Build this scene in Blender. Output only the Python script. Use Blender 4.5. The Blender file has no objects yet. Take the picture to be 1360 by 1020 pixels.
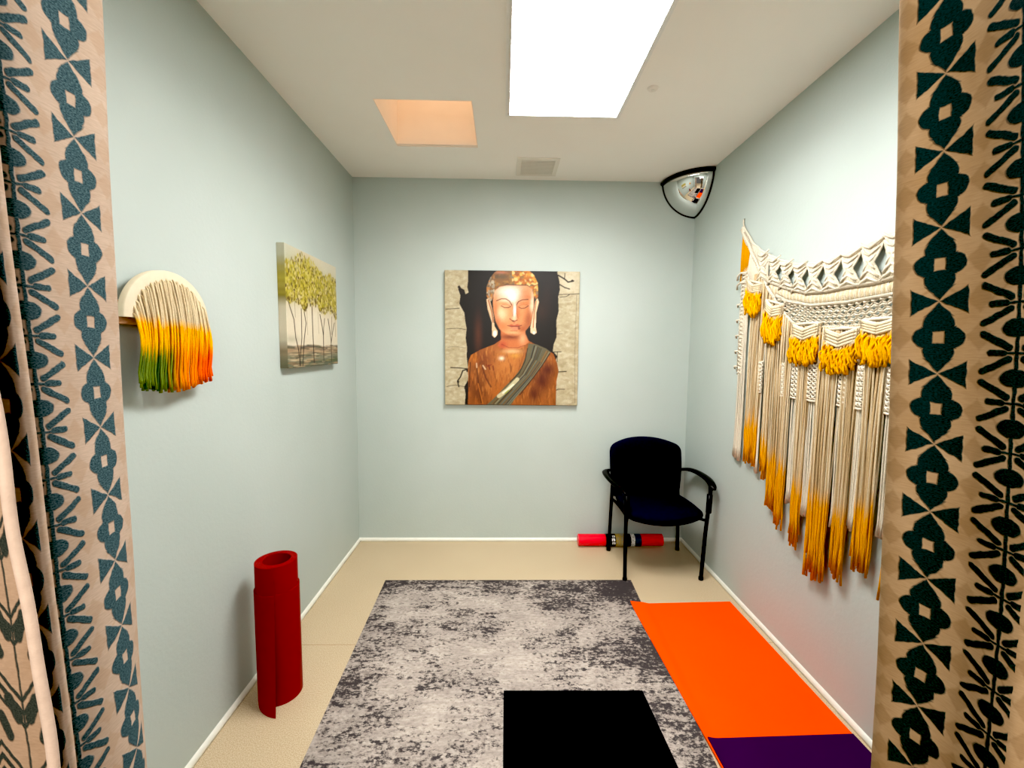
import bpy, math, random
import numpy as np
from mathutils import Vector, Matrix
C = bpy.context.scene.collection
random.seed(7); rng = np.random.default_rng(7)
PI = math.pi
# ------------------------------------------------------------------ camera solution
F, PIT, YAW, ROL, CH = 575.0, 0.08178, 0.0205, 0.0090, 1.507
XL, XR, YB, YF, ZC = -1.111, 1.420, 3.290, 0.54, 2.743
def ray(px, py):
    X, Y = px-680, py-510
    c, s = math.cos(-ROL), math.sin(-ROL); X, Y = X*c-Y*s, X*s+Y*c
    x, d, u = X/F, 1.0, -Y/F
    c, s = math.cos(PIT), math.sin(PIT); y = d*c+u*s; z = -d*s+u*c
    c, s = math.cos(YAW), math.sin(YAW)
    return (x*c+y*s, -x*s+y*c, z)
def at(px, py, ax, val):
    v = ray(px, py); o = (0, 0, CH); t = (val-o[ax])/v[ax]
    return tuple(o[i]+v[i]*t for i in range(3))
def row_of(x, y, z):
    z -= CH; c, s = math.cos(YAW), math.sin(YAW); x, y = x*c-y*s, x*s+y*c
    c, s = math.cos(PIT), math.sin(PIT); d = y*c-z*s; u = y*s+z*c
    X, Y = F*x/d, -F*u/d
    return 510+X*math.sin(ROL)+Y*math.cos(ROL)
def make_camera():
    cd = bpy.data.cameras.new('camera'); co = bpy.data.objects.new('camera', cd); C.objects.link(co)
    cd.sensor_fit = 'HORIZONTAL'; cd.sensor_width = 36; cd.lens = 36*F/1360; cd.clip_start = 0.02
    cy, sy, cp, sp = math.cos(YAW), math.sin(YAW), math.cos(PIT), math.sin(PIT)
    R = Vector((cy, -sy, 0)); Fw = Vector((sy*cp, cy*cp, -sp)); U = Vector((sy*sp, cy*sp, cp))
    c, s = math.cos(ROL), math.sin(ROL)
    R2 = R*c+U*s; U2 = U*c-R*s
    m = Matrix((R2, U2, -Fw)).transposed().to_4x4(); m.translation = (0, 0, CH)
    co.matrix_world = m; bpy.context.scene.camera = co
make_camera()
# ------------------------------------------------------------------ colour + material helpers
def lin(c):
    r = []
    for v in c[:3]:
        v /= 255.0; r.append(v/12.92 if v <= .04045 else ((v+.055)/1.055)**2.4)
    return tuple(r)
def L4(c): return lin(c)+(1.0,)
def newmat(name):
    m = bpy.data.materials.new(name); m.use_nodes = True
    nt = m.node_tree; nt.nodes.clear()
    out = nt.nodes.new('ShaderNodeOutputMaterial'); b = nt.nodes.new('ShaderNodeBsdfPrincipled')
    nt.links.new(b.outputs[0], out.inputs[0]); return m, nt, b, out
def coords(nt, kind='Object', scale=(1, 1, 1)):
    t = nt.nodes.new('ShaderNodeTexCoord'); mp = nt.nodes.new('ShaderNodeMapping')
    mp.inputs['Scale'].default_value = scale
    nt.links.new(t.outputs[kind], mp.inputs[0]); return mp.outputs[0]
def noise(nt, vec, scale, detail=4, rough=.55, dist=0):
    n = nt.nodes.new('ShaderNodeTexNoise'); n.inputs['Scale'].default_value = scale
    n.inputs['Detail'].default_value = detail; n.inputs['Roughness'].default_value = rough
    n.inputs['Distortion'].default_value = dist
    nt.links.new(vec, n.inputs['Vector']); return n.outputs['Fac']
def ramp(nt, fac, stops, interp='LINEAR'):
    r = nt.nodes.new('ShaderNodeValToRGB'); r.color_ramp.interpolation = interp
    els = r.color_ramp.elements
    els[0].position, els[0].color = stops[0][0], stops[0][1]
    els[1].position, els[1].color = stops[-1][0], stops[-1][1]
    for p, c in stops[1:-1]:
        e = els.new(p); e.color = c
    nt.links.new(fac, r.inputs[0]); return r.outputs[0]
def mixc(nt, fac, a, b, mode='MIX'):
    n = nt.nodes.new('ShaderNodeMix'); n.data_type = 'RGBA'; n.blend_type = mode
    for s, v in ((0, fac), (6, a), (7, b)):
        if hasattr(v, 'is_linked'): nt.links.new(v, n.inputs[s])
        else: n.inputs[s].default_value = v
    return n.outputs[2]
def bump(nt, b, h, strength, dist=.002):
    n = nt.nodes.new('ShaderNodeBump'); n.inputs['Strength'].default_value = strength
    n.inputs['Distance'].default_value = dist
    nt.links.new(h, n.inputs['Height']); nt.links.new(n.outputs[0], b.inputs['Normal'])
def simple(name, col, rough=.6, var=.06, scale=30, bmp=0, bscale=200, metal=0, spec=.5, cs=(1, 1, 1), bdist=.001):
    m, nt, b, o = newmat(name); v = coords(nt, 'Object', cs)
    c = lin(col); a = tuple(min(1, x*(1+var)) for x in c)+(1,); d = tuple(x*(1-var) for x in c)+(1,)
    nt.links.new(ramp(nt, noise(nt, v, scale), [(.3, d), (.7, a)]), b.inputs['Base Color'])
    b.inputs['Roughness'].default_value = rough; b.inputs['Metallic'].default_value = metal
    b.inputs['Specular IOR Level'].default_value = spec
    if bmp: bump(nt, b, noise(nt, v, bscale, 3), bmp, bdist)
    return m
def vcol(name, rough=.8, bmp=.3, bscale=300, var=.12, vscale=120, cs=(1, 1, 1), spec=.3, sheen=0):
    m, nt, b, o = newmat(name); a = nt.nodes.new('ShaderNodeVertexColor'); a.layer_name = 'Col'
    v = coords(nt, 'Object', cs)
    k = ramp(nt, noise(nt, v, vscale), [(.25, (1-var,)*3+(1,)), (.75, (1+var,)*3+(1,))])
    nt.links.new(mixc(nt, 1.0, a.outputs[0], k, 'MULTIPLY'), b.inputs['Base Color'])
    b.inputs['Roughness'].default_value = rough; b.inputs['Specular IOR Level'].default_value = spec
    if bmp: bump(nt, b, noise(nt, v, bscale, 3), bmp)
    return m
# ------------------------------------------------------------------ mesh builder
class MB:
    def __init__(s): s.v = []; s.f = []; s.c = []; s.m = []; s.uv = {}
    def add(s, vs, fs, col=None, mi=0):
        o = len(s.v); s.v += [tuple(p) for p in vs]
        if callable(col): s.c += [col(p) for p in vs]
        else: s.c += [col or (1, 1, 1)]*len(vs)
        for f in fs: s.f.append(tuple(i+o for i in f)); s.m.append(mi)
    def box(s, a, b, col=None, mi=0):
        x0, y0, z0 = a; x1, y1, z1 = b
        s.add([(x0, y0, z0), (x1, y0, z0), (x1, y1, z0), (x0, y1, z0), (x0, y0, z1), (x1, y0, z1), (x1, y1, z1), (x0, y1, z1)],
              [(3, 2, 1, 0), (4, 5, 6, 7), (0, 1, 5, 4), (1, 2, 6, 5), (2, 3, 7, 6), (3, 0, 4, 7)], col, mi)
    def grid(s, P, col=None, mi=0, flip=False, closed=False):
        n, k = len(P), len(P[0]); vs = [p for r in P for p in r]; fs = []
        for i in range(n-1):
            for j in range(k if closed else k-1):
                q = (i*k+j, i*k+(j+1) % k, (i+1)*k+(j+1) % k, (i+1)*k+j)
                fs.append(q[::-1] if flip else q)
        s.add(vs, fs, col, mi)
    def tube(s, pts, r, seg=6, col=None, cap=True, flat=1.0, mi=0, up=(0.31, 0.17, .93)):
        pts = [Vector(p) for p in pts]; n = len(pts); vs = []; fs = []
        for i, p in enumerate(pts):
            t = (pts[min(i+1, n-1)]-pts[max(i-1, 0)])
            if t.length < 1e-9: t = Vector((0, 0, 1))
            t.normalize(); ref = Vector(up)
            if abs(t.dot(ref)) > .93: ref = Vector((1, 0, 0)) if abs(t.x) < .7 else Vector((0, 1, 0))
            a = t.cross(ref).normalized(); b = t.cross(a)
            rr = r(i/(n-1)) if callable(r) else (r[i] if isinstance(r, (list, tuple)) else r)
            for j in range(seg):
                w = 2*PI*j/seg; vs.append(p+a*(rr*math.cos(w))+b*(rr*flat*math.sin(w)))
        for i in range(n-1):
            for j in range(seg):
                fs.append((i*seg+j, i*seg+(j+1) % seg, (i+1)*seg+(j+1) % seg, (i+1)*seg+j))
        if cap:
            fs.append(tuple(range(seg))[::-1]); fs.append(tuple((n-1)*seg+j for j in range(seg)))
        s.add(vs, fs, col, mi)
    def build(s, name, mat, parent=None, smooth=True, bevel=0, colors=False, autos=None):
        me = bpy.data.meshes.new(name); me.from_pydata(s.v, [], s.f)
        for m in (mat if isinstance(mat, (list, tuple)) else [mat]): me.materials.append(m)
        me.polygons.foreach_set('material_index', s.m)
        if smooth: me.polygons.foreach_set('use_smooth', [True]*len(s.f))
        if colors:
            ca = me.color_attributes.new('Col', 'FLOAT_COLOR', 'POINT')
            ca.data.foreach_set('color', np.concatenate([np.array(s.c, float), np.ones((len(s.c), 1))], 1).ravel())
        me.update(); o = bpy.data.objects.new(name, me); C.objects.link(o)
        if parent: o.parent = parent
        if bevel:
            md = o.modifiers.new('bevel', 'BEVEL'); md.width = bevel; md.segments = 3; md.limit_method = 'ANGLE'
        return o
def tag(o, label, cat, group=None):
    o['label'] = label; o['category'] = cat
    if group: o['group'] = group
    return o
def thing(name, label, cat, loc=(0, 0, 0)):
    o = bpy.data.objects.new(name, None); C.objects.link(o); o.location = loc; o.empty_display_size = .05
    return tag(o, label, cat)
def struct(o): o['kind'] = 'structure'; return o
def rel(mb, loc):
    mb.v = [(x-loc[0], y-loc[1], z-loc[2]) for x, y, z in mb.v]; return mb
def lerp(a, b, t): return a+(b-a)*t
def interp(xs, ys, x): return float(np.interp(x, xs, ys))
# ------------------------------------------------------------------ room materials
def wall_mat():
    m, nt, b, o = newmat('sage_wall_paint'); v = coords(nt)
    c = ramp(nt, noise(nt, v, 1.3, 3), [(.3, L4((174, 185, 179))), (.7, L4((181, 191, 186)))])
    nt.links.new(c, b.inputs['Base Color']); b.inputs['Roughness'].default_value = .55
    b.inputs['Specular IOR Level'].default_value = .3
    h = noise(nt, v, 55, 5, .6); bump(nt, b, h, .22, .004); return m
def ceil_mat():
    m, nt, b, o = newmat('ceiling_paint'); v = coords(nt)
    nt.links.new(ramp(nt, noise(nt, v, 1.1, 3), [(.3, L4((243, 240, 233))), (.7, L4((247, 245, 239)))]), b.inputs['Base Color'])
    b.inputs['Roughness'].default_value = .9; bump(nt, b, noise(nt, v, 90, 3), .08, .002); return m
def floor_mat():
    m, nt, b, o = newmat('speckled_linoleum'); v = coords(nt)
    big = ramp(nt, noise(nt, v, 2.2, 4), [(.3, L4((184, 164, 134))), (.7, L4((196, 177, 146)))])
    sp = ramp(nt, noise(nt, v, 260, 2), [(.36, L4((148, 120, 86))), (.5, L4((190, 170, 138))), (.66, L4((218, 204, 178)))])
    c = mixc(nt, .5, big, sp)
    # tile seams 0.61 m x 0.914 m
    br = nt.nodes.new('ShaderNodeTexBrick'); br.offset = 0
    mp = nt.nodes.new('ShaderNodeMapping'); mp.inputs['Location'].default_value = (2.0, -.27, 0)
    t = nt.nodes.new('ShaderNodeTexCoord'); nt.links.new(t.outputs['Object'], mp.inputs[0]); nt.links.new(mp.outputs[0], br.inputs[0])
    br.inputs['Scale'].default_value = 1; br.inputs['Brick Width'].default_value = 3.66; br.inputs['Row Height'].default_value = 1.83
    br.inputs['Mortar Size'].default_value = .0016; br.inputs['Mortar Smooth'].default_value = .2
    c2 = mixc(nt, br.outputs['Fac'], c, L4((150, 118, 76)))
    nt.links.new(c2, b.inputs['Base Color']); b.inputs['Roughness'].default_value = .42
    bump(nt, b, noise(nt, v, 180, 2), .05, .001); return m
M_WALL, M_CEIL, M_FLOOR = wall_mat(), ceil_mat(), floor_mat()
M_TRIM = simple('white_trim', (226, 226, 214), .45, .03)
# ------------------------------------------------------------------ room shell
YH = -1.3
b = MB(); b.box((-1.9, YH, -.08), (2.1, YB+.1, 0)); struct(b.build('floor', M_FLOOR, smooth=False))
SKX0, SKX1, SKY0, SKY1 = -.662, -.166, 2.282, 2.790
b = MB()
xs = [XL-.1, SKX0, SKX1, XR+.1]; ys = [YF-.12, SKY0, SKY1, YB+.1]
for i in range(3):
    for j in range(3):
        if (i, j) != (1, 1): b.box((xs[i], ys[j], ZC), (xs[i+1], ys[j+1], ZC+.02))
struct(b.build('ceiling', M_CEIL, smooth=False))
b = MB(); b.box((XL-.1, YF-.12, 0), (XL, YB+.1, ZC)); struct(b.build('wall_left', M_WALL, smooth=False))
b = MB(); b.box((XR, YF-.12, 0), (XR+.1, YB+.1, ZC)); struct(b.build('wall_right', M_WALL, smooth=False))
b = MB(); b.box((XL, YB, 0), (XR, YB+.1, ZC)); struct(b.build('wall_back', M_WALL, smooth=False))
DX0, DX1, DZ = -.80, .90, 2.22
b = MB(); b.box((XL, YF-.12, 0), (DX0, YF, ZC)); b.box((DX1, YF-.12, 0), (XR, YF, ZC)); b.box((DX0, YF-.12, DZ), (DX1, YF, ZC))
struct(b.build('wall_front', M_WALL, smooth=False))
def cove(name, p0, p1, n):
    # low white strip with a rounded top where wall meets floor
    prof = [(0, 0), (.011, 0), (.011, .010), (.009, .018), (.005, .024), (0, .027)]
    b = MB(); P = [[(p[0]+n[0]*a, p[1]+n[1]*a, h) for a, h in prof] for p in (p0, p1)]
    b.grid(P); struct(b.build(name, M_TRIM))
cove('baseboard_left', (XL, YF), (XL, YB), (1, 0))
cove('baseboard_back', (XL, YB), (XR, YB), (0, -1))
cove('baseboard_right', (XR, YB), (XR, YF), (-1, 0))
# ------------------------------------------------------------------ skylight recess
def skylight():
    t = thing('skylight_recess', 'square recess in the ceiling with glowing peach inner walls, left of the light panel', 'skylight', ((SKX0+SKX1)/2, (SKY0+SKY1)/2, ZC))
    h = .62; m = simple('peach_shaft', (243, 229, 214), .8, .04, 3, .1, 90)
    b = MB(); x0, x1, y0, y1, z0, z1 = SKX0, SKX1, SKY0, SKY1, ZC, ZC+h
    w = .02
    b.box((x0-w, y0-w, z0+.02), (x0, y1+w, z1)); b.box((x1, y0-w, z0+.02), (x1+w, y1+w, z1))
    b.box((x0, y0-w, z0+.02), (x1, y0, z1)); b.box((x0, y1, z0+.02), (x1, y1+w, z1))
    # shaft lining flush with the ceiling cut and a thin lip at its lower edge
    e = .001
    b.box((x0, y0+e, z0-.001), (x0+.004, y1-e, z1)); b.box((x1-.004, y0+e, z0-.001), (x1, y1-e, z1))
    b.box((x0+.004, y0, z0-.001), (x1-.004, y0+.004, z1)); b.box((x0+.004, y1-.004, z0-.001), (x1-.004, y1, z1))
    b.box((x0+.004, y1-.022, z0+.004), (x1-.004, y1-.004, z0+.03))
    rel(b, t.location).build('shaft', m, t, smooth=False)
    mm, nt, bb, o = newmat('warm_skylight_pane'); v = coords(nt)
    bb.inputs['Base Color'].default_value = L4((255, 225, 190)); bb.inputs['Emission Color'].default_value = L4((255, 226, 196))
    nt.links.new(ramp(nt, noise(nt, v, 4), [(.3, (.9,)*3+(1,)), (.7, (1, 1, 1, 1))]), bb.inputs['Base Color'])
    bb.inputs['Emission Strength'].default_value = 1.02
    b = MB(); b.box((x0-w, y0-w, z1), (x1+w, y1+w, z1+.015)); rel(b, t.location).build('skylight_pane', mm, t, smooth=False)
skylight()
# ------------------------------------------------------------------ troffer light
def troffer():
    x0, x1, y0, y1 = .002, .608, 1.180, 2.402; z = ZC
    t = thing('ceiling_light', 'large bright white rectangular fluorescent panel in a white frame on the ceiling', 'ceiling light', ((x0+x1)/2, (y0+y1)/2, z))
    b = MB(); w = .013
    for k, (i, zz, ww) in enumerate(((0, .010, w), (.016, .016, .006))):
        a0, a1, c0, c1 = x0+i, x1-i, y0+i, y1-i
        b.box((a0, c0, z-zz), (a0+ww, c1, z-.0005)); b.box((a1-ww, c0, z-zz), (a1, c1, z-.0005))
        b.box((a0+ww, c0, z-zz), (a1-ww, c0+ww, z-.0005)); b.box((a0+ww, c1-ww, z-zz), (a1-ww, c1, z-.0005))
    rel(b, t.location).build('frame', simple('fixture_white', (235, 235, 232), .4, .02), t, smooth=False)
    mm, nt, bb, o = newmat('diffuser_glow'); v = coords(nt)
    nt.links.new(ramp(nt, noise(nt, v, 60), [(.3, (.95, .97, 1, 1)), (.7, (1, 1, 1, 1))]), bb.inputs['Base Color'])
    bb.inputs['Emission Color'].default_value = (1, .985, .96, 1); bb.inputs['Emission Strength'].default_value = LIGHT
    b = MB(); i = .022; b.box((x0+i, y0+i, z-.0145), (x1-i, y1-i, z-.002))
    rel(b, t.location).build('diffuser', mm, t, smooth=False, bevel=.004)
LIGHT = 11.5
troffer()
# ------------------------------------------------------------------ vent, detector cap, corner mirror
def vent():
    x0, x1, y0, y1, z = .082, .362, 2.915, 3.200, ZC
    t = thing('ceiling_vent', 'small square pale louvred air vent on the ceiling near the back wall', 'vent', ((x0+x1)/2, (y0+y1)/2, z))
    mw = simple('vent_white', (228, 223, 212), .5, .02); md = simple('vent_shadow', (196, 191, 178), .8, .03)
    b = MB(); w = .028; d = .007
    b.box((x0, y0, z-d), (x0+w, y1, z)); b.box((x1-w, y0, z-d), (x1, y1, z)); b.box((x0+w, y0, z-d), (x1-w, y0+w, z)); b.box((x0+w, y1-w, z-d), (x1-w, y1, z))
    for sx in (x0+.014, x1-.014):
        for sy in (y0+.014, (y0+y1)/2, y1-.014):
            b.tube([(sx, sy, z-d-.0012), (sx, sy, z-d)], .004, 8)
    rel(b, t.location).build('frame', mw, t, smooth=False, bevel=.0015)
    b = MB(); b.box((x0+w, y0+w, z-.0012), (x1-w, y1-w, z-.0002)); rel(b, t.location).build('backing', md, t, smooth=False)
    b = MB(); n = 15
    for k in range(n):
        y = lerp(y0+w+.006, y1-w-.006, k/(n-1))
        b.box((x0+w, y-.0045, z-.006), (x1-w, y+.0045, z-.0045))
    rel(b, t.location).build('grille', mw, t, smooth=False)
vent()
def cap():
    loc = (.699, 2.146, ZC); t = thing('sprinkler_cover', 'tiny round white sprinkler cover on the ceiling right of the light panel', 'sprinkler cover', loc)
    m = simple('cover_white', (235, 230, 222), .5, .02); b = MB(); P = []
    for r, z in ((.0, -.009), (.016, -.009), (.022, -.007), (.026, -.002), (.027, 0)):
        P.append([(r*math.cos(2*PI*j/28), r*math.sin(2*PI*j/28), z) for j in range(28)])
    b.grid(P, closed=True); b.build('cover_plate', m, t)
    b = MB(); b.tube([(0, 0, -.013), (0, 0, -.009)], [.006, .008], 14); b.build('centre_boss', m, t)
cap()
def mirror():
    R = .252; o = (XR-.001, YB-.001, ZC-.001)
    t = thing('corner_mirror', 'convex quarter-dome safety mirror with black rim in the upper right ceiling corner', 'mirror', o)
    m, nt, bb, out = newmat('mirror_chrome'); bb.inputs['Metallic'].default_value = 1; bb.inputs['Roughness'].default_value = .03
    v = coords(nt); nt.links.new(ramp(nt, noise(nt, v, 6), [(.3, (.80, .80, .78, 1)), (.7, (.86, .86, .84, 1))]), bb.inputs['Base Color'])
    def S(a, e, r=R):  # a: 0 along -x (back wall) .. 90 along -y ; e: 0 ceiling .. 90 down
        return (-r*math.cos(e)*math.cos(a), -r*1.12*math.cos(e)*math.sin(a), -r*math.sin(e))
    n = 36; b = MB()
    b.grid([[S(PI/2*i/n, PI/2*j/n) for i in range(n+1)] for j in range(n+1)], flip=True); b.build('mirror_dome', m, t)
    mk = simple('black_rubber_rim', (14, 15, 17), .4, .1); b = MB(); k = 32
    def arc(f): return [f(PI/2*i/k) for i in range(k+1)]
    b = MB(); b.tube([(x, y, z-.014) for x, y, z in arc(lambda w: S(w, 0, R+.003))], .0155, 8)
    b.tube(arc(lambda w: (S(PI/2, w, R+.002)[0]-.005, S(PI/2, w, R+.002)[1], S(PI/2, w, R+.002)[2])), .006, 8)
    b.tube(arc(lambda w: (S(0, w, R+.002)[0], S(0, w, R+.002)[1]-.004, S(0, w, R+.002)[2])), .0042, 8)
    b.build('rim', mk, t)
mirror()
# ------------------------------------------------------------------ rug and mats
def rug_mat():
    m, nt, b, o = newmat('distressed_rug'); v = coords(nt)
    def st(sx, sy, sc, det, lx=0):
        mp = nt.nodes.new('ShaderNodeMapping'); mp.inputs['Scale'].default_value = (sx, sy, 1); mp.inputs['Location'].default_value = (lx, 0, 0)
        nt.links.new(v, mp.inputs[0]); return noise(nt, mp.outputs[0], sc, det, .65)
    big = st(1, 1.25, 2.0, 5, 3.1); streak = st(1, 5, 7, 6, 1.7); fine = st(1, 2.2, 55, 4, .3); vert = st(4, 1, 5, 4, 9)
    def M(op, a, bb):
        n = nt.nodes.new('ShaderNodeMath'); n.operation = op
        for i, q in enumerate((a, bb)):
            if hasattr(q, 'is_linked'): nt.links.new(q, n.inputs[i])
            else: n.inputs[i].default_value = q
        return n.outputs[0]
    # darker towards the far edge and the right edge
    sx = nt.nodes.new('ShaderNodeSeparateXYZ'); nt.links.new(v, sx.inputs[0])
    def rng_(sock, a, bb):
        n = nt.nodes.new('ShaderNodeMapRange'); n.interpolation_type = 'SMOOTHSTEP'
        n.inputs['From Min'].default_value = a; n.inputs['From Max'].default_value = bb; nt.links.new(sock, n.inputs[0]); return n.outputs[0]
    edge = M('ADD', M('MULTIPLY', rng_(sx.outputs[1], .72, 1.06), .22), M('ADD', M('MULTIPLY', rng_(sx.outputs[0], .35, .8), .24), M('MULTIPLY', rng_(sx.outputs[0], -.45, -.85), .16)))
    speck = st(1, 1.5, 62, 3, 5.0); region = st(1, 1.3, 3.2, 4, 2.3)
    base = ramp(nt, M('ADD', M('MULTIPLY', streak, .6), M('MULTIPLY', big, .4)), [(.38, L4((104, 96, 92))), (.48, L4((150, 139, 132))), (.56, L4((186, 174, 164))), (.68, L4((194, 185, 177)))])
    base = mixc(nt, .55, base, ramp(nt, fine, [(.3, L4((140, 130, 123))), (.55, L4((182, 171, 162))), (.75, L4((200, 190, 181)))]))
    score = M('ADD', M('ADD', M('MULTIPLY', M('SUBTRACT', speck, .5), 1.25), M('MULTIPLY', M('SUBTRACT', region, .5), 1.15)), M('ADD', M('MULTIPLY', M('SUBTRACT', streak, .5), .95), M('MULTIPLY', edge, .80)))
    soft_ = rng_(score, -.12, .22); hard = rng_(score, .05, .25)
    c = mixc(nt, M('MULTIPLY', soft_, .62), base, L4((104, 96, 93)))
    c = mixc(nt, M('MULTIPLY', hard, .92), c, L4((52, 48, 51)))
    nt.links.new(c, b.inputs['Base Color']); b.inputs['Roughness'].default_value = .95; b.inputs['Specular IOR Level'].default_value = .1
    bump(nt, b, noise(nt, v, 420, 2), .35, .002); return m
def slab(quad, z0, th, nx=24, ny=40, zf=None, corner=0):
    """quad = far-left, far-right, near-left, near-right (x, y); closed thin sheet"""
    (a, bq, c, d) = quad; top = []; bot = []
    for j in range(ny+1):
        t = j/ny; rt = []; rb = []
        for i in range(nx+1):
            s = i/nx
            x = lerp(lerp(a[0], bq[0], s), lerp(c[0], d[0], s), t); y = lerp(lerp(a[1], bq[1], s), lerp(c[1], d[1], s), t)
            zz = z0+(zf(x, y) if zf else 0)
            rt.append((x, y, zz+th)); rb.append((x, y, zz))
        top.append(rt); bot.append(rb)
    m = MB(); m.grid(top, flip=True); m.grid(bot)
    ring = lambda g: g[0]+[r[-1] for r in g[1:]]+g[-1][::-1][1:]+[r[0] for r in g[::-1][1:-1]]
    m.grid([ring(bot), ring(top)], closed=True, flip=True); return m
RUG_T = .008
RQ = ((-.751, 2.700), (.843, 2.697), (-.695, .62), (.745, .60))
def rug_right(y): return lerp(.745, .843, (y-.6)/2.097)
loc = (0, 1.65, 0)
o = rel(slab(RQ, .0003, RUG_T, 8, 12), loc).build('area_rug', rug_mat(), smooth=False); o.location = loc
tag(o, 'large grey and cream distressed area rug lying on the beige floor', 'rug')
def mat_mat(name, col, rough=.75, spec=.3):
    m, nt, b, o = newmat(name); v = coords(nt)
    c = lin(col); nt.links.new(ramp(nt, noise(nt, v, 3), [(.3, tuple(x*.96 for x in c)+(1,)), (.7, tuple(min(1, x*1.03) for x in c)+(1,))]), b.inputs['Base Color'])
    b.inputs['Roughness'].default_value = rough; b.inputs['Specular IOR Level'].default_value = spec
    vo = nt.nodes.new('ShaderNodeTexVoronoi'); vo.inputs['Scale'].default_value = 320; nt.links.new(v, vo.inputs['Vector'])
    bump(nt, b, vo.outputs['Distance'], .15, .001); return m
def sm(a, b_, x):
    t = max(0, min(1, (x-a)/(b_-a))); return t*t*(3-2*t)
loc = (.34, 1.2, RUG_T)
o = rel(slab(((.012, 1.781), (.622, 1.776), (.004, .66), (.676, .65)), RUG_T+.0006, .005, 12, 16), loc).build('yoga_mat', mat_mat('black_foam', (20, 22, 27), .9, .05), smooth=False); o.location = loc
tag(o, 'plain black yoga mat lying flat on the grey rug', 'yoga mat')
def orange_z(x, y):
    r = rug_right(y); z = (1-sm(r, r+.05, x))*(RUG_T+.0006)
    d = math.hypot(x-.765, y-2.437); z += .010*max(0, 1-d/.10)**2
    return z
loc = (1.08, 1.6, 0)
o = rel(slab(((.763, 2.437), (1.371, 2.457), (.818, .78), (1.402, .78)), .0006, .005, 60, 60, orange_z), loc).build('yoga_mat', mat_mat('orange_foam', (255, 76, 2), .8, .1), smooth=True); o.location = loc
tag(o, 'bright orange yoga mat lying between the rug and the right wall', 'yoga mat')
loc = (1.11, 1.1, 0)
o = rel(slab(((.800, 1.541), (1.385, 1.556), (.815, .70), (1.405, .70)), .0064, .005, 40, 30, lambda x, y: max(0, orange_z(x, y)*1.0)), loc).build('yoga_mat', mat_mat('purple_foam', (52, 14, 62), .8, .1), smooth=True); o.location = loc
tag(o, 'dark purple yoga mat laid over the near end of the orange mat', 'yoga mat')
# ------------------------------------------------------------------ rolled mats
def spiral_roll(r0, pitch, th, t0, t1, zlo, zhi, flare=None, nseg=40, nz=14):
    """rolled sheet standing on z; zlo/zhi are functions of angle; flare(theta, z) pushes the radius out"""
    n = int((t1-t0)/(2*PI)*nseg); outer = []; inner = []
    for k in range(nz+1):
        ro = []; ri = []
        for i in range(n+1):
            a = lerp(t0, t1, i/n); r = r0+pitch*(a-t0)/(2*PI); z = lerp(zlo(a), zhi(a), k/nz)
            r += flare(a, z) if flare else 0
            ro.append(((r+th)*math.cos(a), (r+th)*math.sin(a), z)); ri.append((r*math.cos(a), r*math.sin(a), z))
        outer.append(ro); inner.append(ri)
    m = MB(); m.grid(outer); m.grid(inner, flip=True)
    m.grid([inner[-1], outer[-1]], flip=True); m.grid([inner[0], outer[0]])
    m.grid([[r[0] for r in outer], [r[0] for r in inner]]); m.grid([[r[-1] for r in outer], [r[-1] for r in inner]], flip=True)
    return m
M_RED = mat_mat('red_foam', (134, 1, 8), .55, .2)
def standing_roll():
    cx, cy = -.962, 1.800; end = math.radians(289); turns = 6.35
    t1 = end+2*PI*6; t0 = t1-2*PI*turns; th = .0046; pitch = .0052; r0 = .0520
    last = t1-2*PI*1.0
    def zhi(a):
        return .602-.116*sm(last-.12, last+.10, a)
    def fl(a, z):
        w = max(0, 1-(t1-a)/1.25); return .060*w**1.6*max(0, 1-z/.46)**1.6
    t = thing('rolled_yoga_mat', 'red yoga mat rolled up and standing on end by the left wall', 'yoga mat', (cx, cy, 0))
    spiral_roll(r0, pitch, th, t0, t1, lambda a: .0005, zhi, fl, 64, 26).build('mat_roll', M_RED, t)
standing_roll()
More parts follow.
